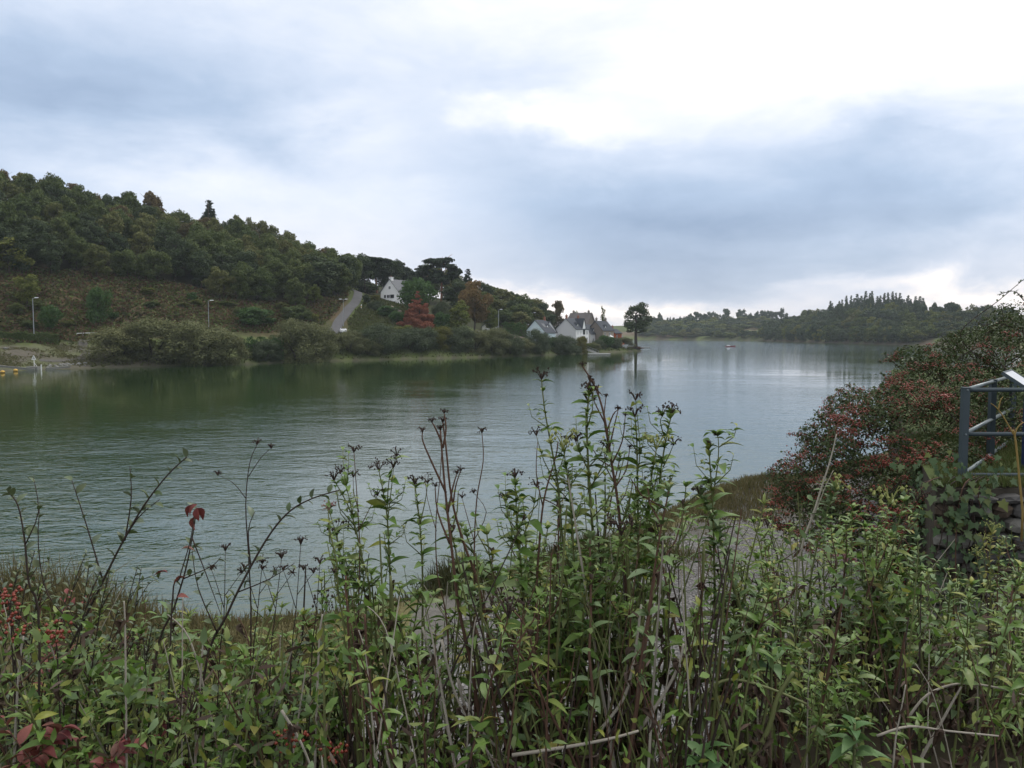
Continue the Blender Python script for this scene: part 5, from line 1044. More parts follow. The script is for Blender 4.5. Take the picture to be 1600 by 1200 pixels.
# ------------------------------------------------------------------ particular plants that stand up against the water
def pix(pts, D, dD=0.0): n = len(pts); return [U(a, b, D + dD * i / max(1, n - 1)) for i, (a, b) in enumerate(pts)]
def smooth(P, sub=4):
    C = []
    for i in range(len(P) - 1):
        p0, p1, p2, p3 = P[max(i - 1, 0)], P[i], P[i + 1], P[min(i + 2, len(P) - 1)]
        for k in range(sub):
            t = k / sub; C.append(.5 * ((2 * p1) + (p2 - p0) * t + (2 * p0 - 5 * p1 + 4 * p2 - p3) * t * t + (3 * p1 - p0 - 3 * p2 + p3) * t ** 3))
    return C + [P[-1]]
def stalk(name, label, cat, D, pts, r, mat, twigs=(), leaves=None, L=.04, every=.05, head=None, group=None, dead=0, t0=.15, hs=.04):
    """a single plant: a stem to the ground, side twigs, leaves along them, a head at the tip"""
    P = pix(pts, D); foot = P[0].copy()
    if foot.z > TZ + .02: foot = Vector((foot.x - (P[1].x - P[0].x) * .3, max(1.5, foot.y - .1), TZ - .03)); P = [foot] + P
    o0 = Vector((P[0].x, P[0].y, P[0].z)); t = thing(name, label, cat, o0, group=group); Q = smooth([p - o0 for p in P]); n = len(Q)
    obj('stem', MB().tube(Q, [r * (1 - .65 * i / (n - 1)) for i in range(n)], 6, cap=True).mesh('stem', [mat], True), t); runs = [(Q, t0)]
    for tw in twigs:
        q = smooth([p - o0 for p in pix(tw, D)], 3); m_ = len(q); obj('twig', MB().tube(q, [r * .5 * (1 - .6 * i / (m_ - 1)) for i in range(m_)], 5).mesh('twig', [mat], True), t); runs.append((q, .12))
        if q and head: orient(obj('seed_head', seed_head(rg, hs * .8).mesh('seed_head', [head]), t), q[-1], Vector((1, 0, 0)), roll=rg.gauss(0, .4))
    for q, s0 in runs:
        ln = sum((q[i + 1] - q[i]).length for i in range(len(q) - 1)); tt = s0 + .02; sd = 1
        while leaves and tt < 1.0:
            p, d = along(q, min(tt, .999)); sd = -sd; sidev = d.cross(Vector((0, -1, 0))).normalized() * sd
            if name in ('seeding_valerian', 'valerian_flower'):
                az_ = rg.random() * .5 + (1.57 if sd > 0 else 0); k_ = 1.0 if tt < .75 else .65
                for s2 in (0, math.pi):
                    hd = Vector((math.cos(az_ + s2), math.sin(az_ + s2), .25 + .5 * tt + rg.gauss(0, .2)))
                    if rg.random() < .9: put_leaf(t, leaves, rg, p, hd, 1.25 * L * k_ * rg.uniform(.7, 1.3))
                    if rg.random() < .55:
                        for _ in range(2): put_leaf(t, leaves, rg, p, hd * .6 + Vector((rg.gauss(0, .5), rg.gauss(0, .5), .7)), L * rg.uniform(.4, .75))
                    if rg.random() < .22 and tt < .8:
                        e_ = p + Vector((hd.x * .06, hd.y * .06, rg.uniform(.06, .13))); obj('side_shoot', MB().tube([p, p.lerp(e_, .5) + Vector((hd.x * .02, hd.y * .02, 0)), e_], [r * .4, r * .3, r * .2], 4).mesh('side_shoot', [mat], True), t)
                        for j_ in range(7): put_leaf(t, leaves, rg, p.lerp(e_, .35 + .65 * (j_ // 2) / 3), Vector((math.cos(j_ * 2.4), math.sin(j_ * 2.4), .5)), L * rg.uniform(.45, .8))
                tt += 1.55 * every / ln * rg.uniform(.6, 1.5); continue
            put_leaf(t, leaves, rg, p, d * .55 + sidev * .8 + Vector((0, rg.gauss(0, .5), .15)), L * rg.uniform(.7, 1.2)); tt += every / ln * rg.uniform(.7, 1.3)
        for _ in range(dead if q is Q else 0):
            p, d = along(q, rg.uniform(.02, .42)); put_leaf(t, DL, rg, p, Vector((rg.gauss(0, .5), rg.gauss(0, .5), -1)), .05 * rg.uniform(.5, 1.1))
    if head: orient(obj('seed_head', seed_head(rg, hs).mesh('seed_head', [head]), t), Q[-1], Vector((1, 0, 0)))
    return t
# left: cotoneaster shoots
CS = 'cotoneaster_shoot'
stalk(CS, 'long cotoneaster shoot arching up to the right, longest at the left', 'shrub', 2.3, [(70, 1090), (110, 1010), (150, 930), (190, 850), (225, 790), (262, 742), (292, 714)], .0052, ST_D, [[(160, 905), (135, 820), (112, 750)], [(185, 860), (215, 810), (250, 780)], [(125, 985), (75, 930), (60, 855), (62, 790)], [(195, 845), (205, 780), (203, 728)]], CL, .034, .045)
stalk(CS, 'short cotoneaster shoot with a bent tip at the left edge', 'shrub', 2.2, [(62, 1000), (45, 910), (38, 840), (28, 790), (14, 770)], .004, ST_D, [[(40, 850), (60, 800), (52, 745)]], CL, .032, .06)
stalk(CS, 'cotoneaster shoot carrying a dark red withered leaf cluster', 'shrub', 2.3, [(240, 1050), (272, 950), (290, 890), (302, 830), (307, 795)], .0042, ST_D, [[(285, 905), (330, 885), (345, 870)], [(300, 840), (325, 905), (345, 960)]], CL, .03, .07)
b_ = stalk(CS, 'reddened shoot tip hanging over the water', 'shrub', 2.28, [(268, 960), (280, 905), (296, 850), (304, 806)], .003, ST_D)
for k in range(5): put_leaf(b_, RL, rg, U(306 + rg.gauss(0, 3), 792 + rg.gauss(0, 8), 2.28) - Vector(b_.location), Vector((rg.gauss(0, .4), rg.gauss(0, .4), -1)), .042)
for (a, c) in ((283, 858), (276, 935), (290, 902), (262, 895)): put_leaf(b_, RL, rg, U(a, c, 2.28) - Vector(b_.location), Vector((rg.choice((-1, 1)), rg.gauss(0, .3), rg.gauss(0, .3))), .04)
stalk('dead_stalk', 'thin dark stalk with a fine seed tip, left of the oval leaved shoot', 'plant', 2.4, [(392, 1000), (389, 880), (384, 790), (390, 725), (402, 694)], .003, ST_D, [[(385, 780), (365, 755), (340, 742)], [(388, 745), (408, 715), (424, 700)]], None, head=SEED, hs=.018)
stalk(CS, 'oval leaved cotoneaster shoot bending right over the water', 'shrub', 2.35, [(318, 1060), (355, 960), (392, 885), (425, 830), (455, 797), (490, 778), (530, 766)], .0048, ST_D, [[(392, 885), (388, 830), (398, 800)], [(372, 925), (420, 905), (460, 880)], [(340, 990), (310, 920), (300, 860)]], CL, .034, .055)
for k, (tp, x0) in enumerate([((470, 850), 462), ((440, 872), 430), ((410, 880), 402), ((352, 860), 350), ((500, 880), 494)]):
    stalk('dead_stalk', 'short dark stalk with a branching seed head low over the water', 'plant', 2.4, [(x0 - 8, 1050), (x0, 960), tp], .0028, ST_D, [[(x0, 950), (x0 - 14, 905), (x0 - 20, 890)], [(x0 + 2, 930), (x0 + 20, 905), (x0 + 28, 895)]], None, head=SEED, hs=.024, group='dark seed stalks low over the water')
for k in range(34):
    x0 = (-10 + 13 * k if k < 18 else -10 + 30 * (k - 18)) + rg.uniform(-6, 6); tp = rg.uniform(850, 960) + max(0, x0 - 120) * .35 if k < 18 else rg.uniform(980, 1090); ln = rg.uniform(10, 70)
    tw = [[(x0 + ln * .35, tp + 110), (x0 + ln * .35 - 18, tp + 70), (x0 + ln * .4 - 34, tp + 50)], [(x0 + ln * .6, tp + 60), (x0 + ln * .6 + 20, tp + 25), (x0 + ln * .7 + 38, tp + 14)], [(x0 + ln * .2, tp + 160), (x0 + ln * .2 + 22, tp + 120), (x0 + ln * .3 + 40, tp + 104)]]
    stalk(CS, ('upper small leaved cotoneaster shoot ' if k < 18 else 'low small leaved cotoneaster shoot ') + next(w for lim, w in ((40, 'at the left edge'), (100, 'by the red berry sprays'), (170, 'under the long arching shoot'), (999, 'by the red tipped shoot')) if x0 < lim), 'shrub', rg.uniform(2.25, 2.8), [(x0, 1120), (x0 + ln * .2, tp + 160), (x0 + ln * .6, tp + 60), (x0 + ln, tp)], .0034, ST_D, tw, RL if k % 7 == 6 else CL, .024 if k < 18 else .030, .026, group='cotoneaster shoots of the left tangle')
# middle left: leafy seed stems
def leafy(label, D, pts, twigs=(), r=.0048, mat=ST_G, head=SEED, L=.05, hs=.034, every=.038, t0=.3, leaves=VL, dead=3):
    return stalk('seeding_valerian', label, 'plant', D, pts, r, mat, twigs, leaves, L, every, head, None, dead, t0, hs)
stalk('dead_stalk', 'curly tipped dead stalk beside the leafy clump left of the bare brown stems', 'plant', 2.6, [(560, 960), (562, 860), (558, 780), (553, 706)], .0034, ST_B, [[(561, 800), (553, 770), (552, 745)], [(560, 830), (580, 790), (590, 774)]], None, head=SEED, hs=.03)
leafy('seeding valerian leaning left with curled brown heads', 2.6, [(580, 960), (565, 870), (548, 800), (522, 750)], [[(556, 835), (545, 775), (532, 738)]], every=.05)
leafy('forked seeding valerian with two upright arms before the water', 2.6, [(610, 960), (608, 870), (604, 800), (592, 735)], [[(605, 800), (608, 750), (620, 712)], [(606, 810), (612, 760), (615, 730)]])
leafy('slim green valerian with a small head right of the forked one', 2.65, [(660, 990), (660, 890), (655, 810), (648, 756)], [[(656, 820), (665, 780), (668, 754)]], every=.045)
stalk('dead_stalk', 'tall bare red brown stem, thickest left of the middle', 'plant', 2.45, [(752, 1170), (738, 1050), (717, 950), (705, 850), (695, 760), (688, 672)], .0078, ST_B, [[(692, 700), (697, 670), (694, 645)], [(697, 770), (676, 725), (661, 690), (660, 675)], [(690, 690), (680, 668), (675, 660)], [(703, 850), (684, 800), (680, 760)], [(700, 800), (708, 760), (714, 740)]], None, head=SEED, dead=5, hs=.02)
stalk('dead_stalk', 'second bare red brown stem curving right of the thickest one', 'plant', 2.5, [(800, 1150), (772, 1040), (748, 915), (725, 850), (706, 780), (697, 700), (692, 660)], .0066, ST_B, [[(708, 790), (712, 760), (720, 735)]], None, head=SEED, dead=5, hs=.02)
stalk('dead_stalk', 'thin dead stalk with a ragged tip right of the two bare stems', 'plant', 2.5, [(742, 960), (741, 860), (745, 780), (755, 720), (753, 676)], .0034, ST_B, [[(742, 850), (728, 800), (722, 778)], [(743, 840), (760, 800), (740, 770)]], None, head=SEED, hs=.02)
stalk('dead_stalk', 'thin forked dead stalk crossing left behind the two bare stems', 'plant', 2.55, [(700, 1000), (684, 900), (681, 820), (688, 740), (690, 700)], .003, ST_B, [[(682, 830), (668, 780), (664, 740)]], None)
# the tall group in the middle
stalk('dead_stalk', 'tallest dead stem with a dark shrivelled head, leaning left above the lake', 'plant', 2.5, [(986, 1020), (976, 900), (966, 790), (955, 720), (944, 650), (930, 605), (910, 572)], .0062, ST_B, [[(950, 690), (944, 655), (947, 620)], [(945, 660), (932, 635), (928, 625)], [(956, 725), (972, 690), (977, 650)], [(962, 760), (978, 735), (984, 700)], [(952, 700), (960, 665), (966, 640)], [(948, 675), (958, 648), (966, 640)]], None, head=SEED, dead=4, hs=.016)
b_ = leafy('tall valerian with a black crumpled head beside the tallest dead stem', 2.5, [(935, 1000), (928, 860), (920, 740), (917, 660), (921, 612)], [[(922, 740), (905, 705), (900, 690)], [(924, 760), (945, 720), (948, 700)]], every=.034, t0=.25, L=.055, r=.006)
for k in range(16): put_leaf(b_, DL, rg, U(922 + rg.gauss(0, 4), 598 + rg.gauss(0, 8), 2.5) - Vector(b_.location), Vector((rg.gauss(0, .6), rg.gauss(0, .6), -1)), rg.uniform(.018, .032))
for k in range(10): put_leaf(b_, VL, rg, U(917, 662, 2.5) - Vector(b_.location), Vector((math.cos(k * .63), math.sin(k * .63), .3)), .036)
b_ = leafy('slender tall valerian with a dark tufted head, left of the tallest stem', 2.5, [(900, 960), (880, 850), (872, 760), (860, 690), (851, 640), (846, 592)], [[(872, 760), (850, 720), (838, 680)], [(870, 745), (882, 710), (886, 690)]], every=.06, t0=.35, L=.04)
for k in range(10): put_leaf(b_, VL, rg, U(862, 672, 2.5) - Vector(b_.location), Vector((math.cos(k * .63), math.sin(k * .63), .35)), .04)
leafy('valerian with a pale green open flower head left of the tallest stem', 2.45, [(900, 980), (896, 860), (890, 770), (880, 700)], head=FLO, hs=.06, every=.034)
leafy('upright valerian topped by a dry umbel right of the tallest stem', 2.5, [(1000, 980), (998, 860), (996, 760), (995, 690), (992, 650)], [[(996, 740), (1000, 700), (993, 625)]], every=.04, t0=.3, L=.05)
leafy('valerian with a pale green umbel leaning right of the tallest stem', 2.45, [(1005, 980), (1008, 860), (1016, 760), (1026, 700)], head=FLO, hs=.058, every=.036)
leafy('valerian with blackened branching head on the right of the tall group', 2.5, [(1016, 960), (1024, 830), (1032, 740), (1042, 680), (1050, 645)], [[(1036, 730), (1046, 710), (1052, 695)], [(1040, 690), (1032, 660), (1035, 650)]], every=.05, t0=.4)
leafy('dark leaved valerian in front of the lake left of the tall group', 2.45, [(820, 1000), (815, 900), (808, 820), (805, 745)], [[(812, 860), (795, 810), (788, 780)], [(812, 850), (832, 800), (838, 760)]], every=.03, t0=.2, L=.055)
stalk('dead_stalk', 'curved bare stem left of the tall group', 'plant', 2.45, [(838, 960), (842, 860), (850, 780), (868, 715), (872, 690)], .0046, ST_B, [[(848, 790), (838, 740), (840, 690)], [(850, 780), (870, 790), (880, 800)]], None)
leafy('leafy valerian carrying two thin dark heads right of the tall group', 2.6, [(1118, 980), (1116, 880), (1114, 800), (1110, 735), (1107, 694)], [[(1113, 780), (1122, 720), (1122, 684), (1117, 680)]], every=.032, t0=.2, L=.06, hs=.014)
leafy('pale grey green valerian leaning left over the gravel', 2.6, [(1160, 1000), (1140, 900), (1120, 830), (1092, 770)], every=.03, t0=.15, leaves=GLV, L=.06)
# right mass
stalk('dead_stalk', 'straight bare straw coloured stick rising before the red berried shrub', 'plant', 3.4, [(1245, 900), (1275, 790), (1297, 720), (1307, 678)], .006, ST_P, [[(1270, 810), (1290, 760), (1302, 735)]], None)
leafy('valerian with a yellow green umbel before the red berried shrub', 3.4, [(1345, 1000), (1355, 900), (1370, 830), (1390, 785)], head=FLO, hs=.10, every=.04, t0=.2)
leafy('valerian with a small yellow umbel left of the straw coloured stick', 3.4, [(1262, 960), (1275, 860), (1292, 800), (1306, 765)], head=FLO, hs=.07, every=.035, t0=.2, leaves=GLV, L=.07)
b_ = stalk('goldenrod', 'yellowing feathery plant before the stone wall', 'plant', 3.6, [(1545, 1010), (1548, 930), (1546, 870), (1550, 832)], .005, ST_G, [[(1547, 920), (1530, 890), (1526, 866)], [(1547, 900), (1562, 870), (1566, 850)], [(1547, 890), (1538, 860), (1536, 845)]], YL, .03, .022, head=FLO, hs=.05)
stalk('valerian_flower', 'valerian with the one dull pink flower head of the right hand tangle', 'plant', 3.2, [(1330, 1000), (1325, 930), (1322, 880)], .005, ST_G, (), GLV, .065, .035, head=PINKF, hs=.05)
stalk('valerian_flower', 'valerian with a dull pink tuft at the left of the leafy clump over the water', 'plant', 2.6, [(545, 960), (535, 880), (514, 796)], .004, ST_G, (), VL, .05, .04, head=PINKF, hs=.03)
RUST = plain('rusty_iron', (.085, .035, .025), .85, .2, var=.35, scale=12)
p0, p1 = U(1462, 1016, 4.2), U(1560, 1105, 3.9); q0 = p0.lerp(p1, 1.9); t = thing('rusty_pipe', 'rusty iron pipe slanting down through the weeds on the right', 'pipe', p0)
obj('pipe_body', MB().tube([(0, 0, 0), tuple(q0 - p0)], .026, 10).mesh('pipe_body', [RUST], True), t); obj('collar', MB().tube([tuple((q0 - p0) * .02), tuple((q0 - p0) * .06)], .034, 10).mesh('collar', [RUST], True), t)
# bleached and brown canes lying and leaning through the tangle
CANES = [([(800, 1180), (880, 1168), (950, 1155), (998, 1142)], 2.05, ST_P, .0052), ([(930, 1150), (975, 1090), (992, 1020), (1002, 945)], 2.2, ST_P, .0048), ([(1000, 1140), (1040, 1080), (1060, 1040), (1068, 1006)], 2.2, ST_P, .005), ([(690, 1000), (710, 1080), (740, 1140), (780, 1200)], 2.2, ST_P, .0042),
         ([(715, 1060), (735, 1120), (800, 1190), (850, 1220)], 2.3, ST_P, .005), ([(660, 980), (680, 1050), (695, 1130), (720, 1200)], 2.4, ST_P, .004), ([(440, 1110), (470, 1160), (490, 1210)], 2.0, ST_P, .004), ([(1060, 1140), (1100, 1085), (1140, 1062), (1200, 1075), (1260, 1100)], 2.3, ST_G, .0055),
         ([(1420, 1120), (1450, 1085), (1500, 1068), (1560, 1075), (1610, 1090)], 2.6, ST_P, .0045), ([(1370, 1150), (1420, 1135), (1480, 1142), (1560, 1150)], 2.4, ST_P, .0042), ([(1080, 1160), (1110, 1110), (1130, 1060), (1160, 1000), (1190, 950), (1215, 905)], 2.5, ST_G, .010), ([(1170, 1200), (1200, 1140), (1215, 1090), (1240, 1050)], 2.2, ST_G, .008),
         ([(30, 1190), (70, 1130), (95, 1080), (120, 1030)], 2.0, ST_G, .006), ([(0, 1090), (40, 1060), (80, 1020)], 2.1, ST_B, .004), ([(620, 1200), (590, 1130), (575, 1040), (570, 960)], 2.3, ST_B, .006), ([(540, 1200), (548, 1100), (545, 1000), (540, 900)], 2.4, ST_B, .0055), ([(1395, 1200), (1400, 1150), (1408, 1110), (1415, 1070)], 2.3, ST_P, .003),
         ([(870, 1200), (862, 1100), (858, 1000), (868, 900)], 2.5, ST_G, .008), ([(930, 1200), (922, 1100), (925, 980), (930, 860)], 2.5, ST_G, .0085), ([(985, 1200), (982, 1100), (984, 960), (978, 830)], 2.45, ST_G, .008), ([(820, 1200), (828, 1100), (822, 1000)], 2.5, ST_G, .008), ([(640, 1210), (636, 1120), (618, 1000), (610, 900)], 2.5, ST_G, .0075), ([(1060, 1190), (1080, 1060), (1095, 950), (1100, 850)], 2.5, ST_G, .007)]
CLAB = {'bleached_stem': 'bleached dead cane lying through the weeds, ', 'green_stem': 'thick olive green cane standing in the weeds, ', 'red_brown_stem': 'red brown dead cane in the weeds, '}
where = ['lying almost flat at the bottom', 'curving up before the tallest group', 'short and curved right of the tallest group', 'leaning left below the bare stems', 'lowest below the bare stems', 'slanting left of the bare stems', 'short at the lower left', 'arched low on the right of the middle', 'arched below the rusty pipe', 'low under the rusty pipe', 'long and leaning right over the gravel', 'short and leaning right', 'in the lower left corner', 'at the left edge', 'below the leafy clump', 'upright below the leafy clump', 'short one at the lower right',
         'left below the tall group', 'straight below the tallest stem', 'right below the tall group', 'short before the gravel', 'under the forked seeding plant', 'leaning beside the gravel']
for (pts, D, mt, r), wh in zip(CANES, where):
    P = pix(pts, D); o0 = P[0].copy(); t = thing('cane', CLAB[mt.name.split('.')[0]] + wh, 'stem', o0); Q = smooth([p - o0 for p in P]); n = len(Q)
    obj('stem', MB().tube(Q, [r * (1 - .4 * i / n) for i in range(n)], 6).mesh('stem', [mt], True), t)
    for _ in range(4 if mt is ST_G else 1):
        p, d = along(Q, rg.uniform(.1, .9))
        for s in range(3): put_leaf(t, DL, rg, p, Vector((rg.gauss(0, .5), rg.gauss(0, .5), -1)), .055 * rg.uniform(.5, 1.1))
for k in range(20):
    x0 = 30 + 78 * k + rg.uniform(-25, 25); y1 = rg.uniform(930, 1080); mt = rg.choice((ST_P, ST_P, ST_B)); D = rg.uniform(2.0, 2.4) if x0 < 1180 else rg.uniform(2.4, 3.2); dx = rg.uniform(-90, 90)
    P = pix([(x0, 1215), (x0 + dx * .25, 1215 - (1215 - y1) * .4), (x0 + dx * .6, y1 + 40), (x0 + dx, y1)], D); o0 = P[0].copy(); Q = smooth([p - o0 for p in P]); n = len(Q); r = rg.uniform(.0022, .0045)
    t = thing('cane', ('bleached thin dead cane ' if mt is ST_P else 'brown thin dead cane ') + next(w for lim, w in ((260, 'leaning in the left hand weeds'), (560, 'leaning left of the bare stems'), (860, 'leaning below the bare stems'), (1180, 'leaning below the tall group'), (9999, 'leaning in the right hand weeds')) if x0 < lim), 'stem', o0, group='thin dead canes in the low weeds'); obj('stem', MB().tube(Q, [r * (1 - .5 * i / n) for i in range(n)], 5).mesh('stem', [mt], True), t)
    for _ in range(3):
        p, d = along(Q, rg.uniform(.2, .95)); put_leaf(t, DL, rg, p, Vector((rg.gauss(0, .5), rg.gauss(0, .5), -1)), .045 * rg.uniform(.5, 1.1))
# red leaves and berries low on the left, broad leaved sprouts at the lower right
b_ = stalk('red_leaved_shoot', 'shoot of big dull red leaves in the lower left corner', 'shrub', 1.95, [(20, 1230), (60, 1180), (95, 1140)], .004, ST_B, [[(50, 1190), (20, 1150), (5, 1120)]], RL, .048, .022)
stalk('red_leaved_shoot', 'low shoot of brownish red leaves right of the lower left corner', 'shrub', 2.0, [(150, 1230), (180, 1190), (205, 1160)], .0035, ST_B, [[(165, 1210), (130, 1175), (120, 1160)]], RL, .042, .025)
def sprout(label, px, py, D, n, L, leaves=VL):
    c = U(px, py, D); t = thing('valerian_sprout', label, 'plant', (c.x, c.y, TZ)); h = c.z - TZ
    obj('stem', MB().tube([(0, 0, -.04), (.01, .01, h * .5), (0, 0, h)], [.007, .006, .004], 6).mesh('stem', [ST_G], True), t)
    for k in range(n):
        a = k * 1.57 + (k // 2) * .3 + rg.gauss(0, .2); lv = k / n; put_leaf(t, leaves, rg, Vector((0, 0, h - .10 * (1 - lv))), Vector((math.cos(a), math.sin(a), .15 + .9 * lv)), L * (1.1 - .5 * lv) * rg.uniform(.85, 1.1))
BL = [leaf_mesh('broad_leaf', .46, 80 + i, leafmat('dark_broad_leaf' if i == 0 else 'mid_broad_leaf', [(.045, .10, .028), (.07, .135, .04), (.10, .165, .06)], .5, .22), .3, .2) for i in range(2)]
sprout('broad leaved dark green sprout at the lower right', 1335, 1130, 2.3, 14, .09, BL); sprout('dark green rosette sprout right of the gravel', 1205, 1005, 2.6, 12, .085, BL); sprout('pale green rosette standing out of the lower left weeds', 205, 1045, 2.2, 12, .10, GLV)
sprout('pale rosette above the lower left weeds, nearer the water', 262, 950, 2.4, 10, .08, GLV); sprout('dark sprout low in the middle by the gravel', 845, 1070, 2.4, 12, .09, BL); sprout('broad leaved sprout at the bottom right of the middle', 1100, 1170, 2.1, 12, .11, BL)
# berry clusters in the left weeds
def ball(b, c, r):
    b.add([c + Vector(v) * r for v in ((1, 0, 0), (.3, .95, 0), (-.8, .6, 0), (-.8, -.6, 0), (.3, -.95, 0), (0, 0, 1), (0, 0, -1))], [(0, 1, 5), (1, 2, 5), (2, 3, 5), (3, 4, 5), (4, 0, 5), (1, 0, 6), (2, 1, 6), (3, 2, 6), (4, 3, 6), (0, 4, 6)])
for k, (px, py, lab) in enumerate([(12, 935, 'red berry spray at the left edge above the weeds'), (18, 970, 'second red berry spray at the left edge, lower'), (85, 990, 'red berry spray in the left weeds, farther from the edge'), (455, 1155, 'red berry spray at the bottom, left of the bleached canes'), (520, 1172, 'red berry spray at the bottom beneath the leafy clump')]):
    c = U(px, py, 2.15); t = thing('berry_spray', lab, 'berries', c); b = MB(); tw = MB().tube([(0, .02, c.z * 0 - (c.z - TZ)), (0, .01, -.05), (0, 0, 0)], [.003, .002, .001], 5)
    for q in range(26): ball(b, Vector((rg.gauss(0, .022), rg.gauss(0, .015), rg.gauss(0, .018))), .0062)
    obj('stem', tw.mesh('stem', [ST_D]), t); tag(obj('berries', b.mesh('berries', [BERRY], True), t), kind='stuff')
# ------------------------------------------------------------------ joined undergrowth: what nobody could count
def leaf_field(name, n, sampler, size, mats_w, seed, ratio=.38):
    q = np.random.RandomState(seed); P, sc = sampler(q, n); n = len(P); d = rand_dirs(n, q, .25); t = np.cross(d, q.normal(size=(n, 3))); t /= np.linalg.norm(t, axis=1, keepdims=True); nn = np.cross(d, t); s = (size * sc * (.6 + .7 * q.random(n)))[:, None]
    w = s * ratio * .5; kk = q.choice(len(mats_w), n, p=[w_ for _, w_ in mats_w]); cu = nn * s * (.10 + .25 * q.random(n))[:, None]; w = w * np.where(kk == len(mats_w) - 1, .6, 1.0)[:, None]
    V = np.stack([P, P + d * s * .33 + t * w + nn * w * .35, P + d * s * .68 + t * w * .8 + nn * w * .3 - cu * .5, P + d * s - cu, P + d * s * .68 - t * w * .8 + nn * w * .3 - cu * .5, P + d * s * .33 - t * w + nn * w * .35], 1).reshape(-1, 3); Q = np.arange(n * 6).reshape(-1, 6)
    tri = np.concatenate([Q[:, [0, 1, 5]], Q[:, [1, 2, 4]], Q[:, [1, 4, 5]], Q[:, [2, 3, 4]]]); mi = np.concatenate([kk] * 4)
    return tag(obj(name, mesh_np(name, V, tri, [m_ for m_, _ in mats_w], mi, True)), kind='stuff')
def low_mass(q, n):
    px = q.uniform(-40, 1640, n); D = np.where(px > 1180, q.uniform(2.4, 4.5, n), q.uniform(1.9, 2.95, n)); x = (px - 800) / FPX * D
    tl = np.interp(px, [a for a, _ in SKY_TOP], [b for _, b in SKY_TOP]); tl = tl + np.interp(px, [500, 600, 700, 900, 1050, 1180, 1250], [60, 120, 180, 260, 220, 120, 60])
    py = tl + (1235 - tl) * q.random(n) ** .8; thin = np.interp(px, [480, 560, 700, 1100, 1200], [1, .4, .10, .12, 1]); k = q.random(n) < np.maximum(thin, (py > 1130) * .6)
    f = np.stack([(px - 800) / FPX, math.cos(PITCH) - (py - 600) / FPX * math.sin(PITCH), -math.sin(PITCH) - (py - 600) / FPX * math.cos(PITCH)], 1); P = f * (D / f[:, 1])[:, None]; P[:, 2] += EYE
    k &= P[:, 2] > TZ - .02; return P[k], np.ones(k.sum())
leaf_field('undergrowth', 6500, low_mass, .040, [(LV, .62), (LG, .14), (LD, .24)], 14)
def twig_field(name, n, seed):
    q = random.Random(seed); b = MB()
    for _ in range(n):
        px = q.uniform(-20, 1620) if q.random() < .75 else q.uniform(560, 1200); D = q.uniform(2.0, 2.9) if px < 1180 else q.uniform(2.4, 4.3); p = root_at(px, D); tl = top_line(px); h = max(.2, (U(px, tl, D).z - TZ) * q.uniform(.45, .95)); e = p + Vector((q.gauss(0, .16), q.gauss(0, .12), h)); r = q.uniform(.0018, .0058) if q.random() < .8 else q.uniform(.005, .008)
        b.tube([p, p.lerp(e, .5) + Vector((q.gauss(0, .05), q.gauss(0, .05), 0)), e], [r, r * .8, r * .4], 4, q.choice((0, 0, 0, 1, 1, 2, 2, 3)), cap=False)
    return tag(obj(name, b.mesh(name, [ST_G, ST_B, ST_D, ST_P])), kind='stuff')
twig_field('weed_stems', 430, 5)
# ------------------------------------------------------------------ red berried cotoneaster spilling over the wall
CB = [(1330, 745, 11.6, 95, 75), (1420, 700, 11.4, 130, 105), (1400, 790, 10.8, 110, 80), (1480, 660, 12.2, 120, 90), (1560, 590, 13.2, 120, 85), (1460, 610, 12.8, 75, 55), (1255, 755, 12.3, 62, 42), (1300, 690, 12.2, 55, 45), (1600, 545, 14.0, 75, 46), (1465, 745, 10.7, 80, 62), (1430, 780, 10.2, 70, 60), (1530, 560, 13.6, 70, 50), (1480, 780, 10.2, 90, 90), (1340, 640, 12.8, 55, 32), (1650, 560, 13.5, 120, 110), (1620, 650, 12.6, 80, 90), (1320, 830, 10.8, 80, 55), (1430, 560, 13.5, 40, 22), (1390, 840, 10.2, 80, 70), (1450, 850, 9.6, 70, 80), (1440, 640, 12.4, 80, 60), (1250, 800, 11.6, 55, 40)]
o0 = U(1420, 760, 11.3); o0.z = 5.3; q = np.random.RandomState(33)
t = thing('cotoneaster_shrub', 'large cotoneaster laden with red berries spilling over the lawn edge', 'shrub', o0)
CEN = np.array([tuple(U(a, b, D)) for a, b, D, _, _ in CB]); RAD = np.array([(rx / FPX * D, rx / FPX * D * .9, ry / FPX * D) for _, _, D, rx, ry in CB])
def shrub_pts(n, depth=.45):
    k = q.choice(len(CB), n, p=(RAD[:, 0] * RAD[:, 2]) / (RAD[:, 0] * RAD[:, 2]).sum()); d = rand_dirs(n, q, .12); r = 1 - depth * q.random(n) ** 1.6
    P = CEN[k] + d * RAD[k] * r[:, None]; ins = np.zeros(n, bool)
    for c, ra in zip(CEN, RAD): ins |= (((P - c) / ra) ** 2).sum(1) < .42
    return P[~ins], d[~ins]
SP_, SDv = shrub_pts(9000, .3); br = []; LP, LN, LS = [], [], []; BP = []
def red_share(p):
    u, v = py_of(p); return 1.0 if (v > 590 and u < 1530) else .35 if v > 540 else .12
order = q.permutation(len(SP_))[:600]
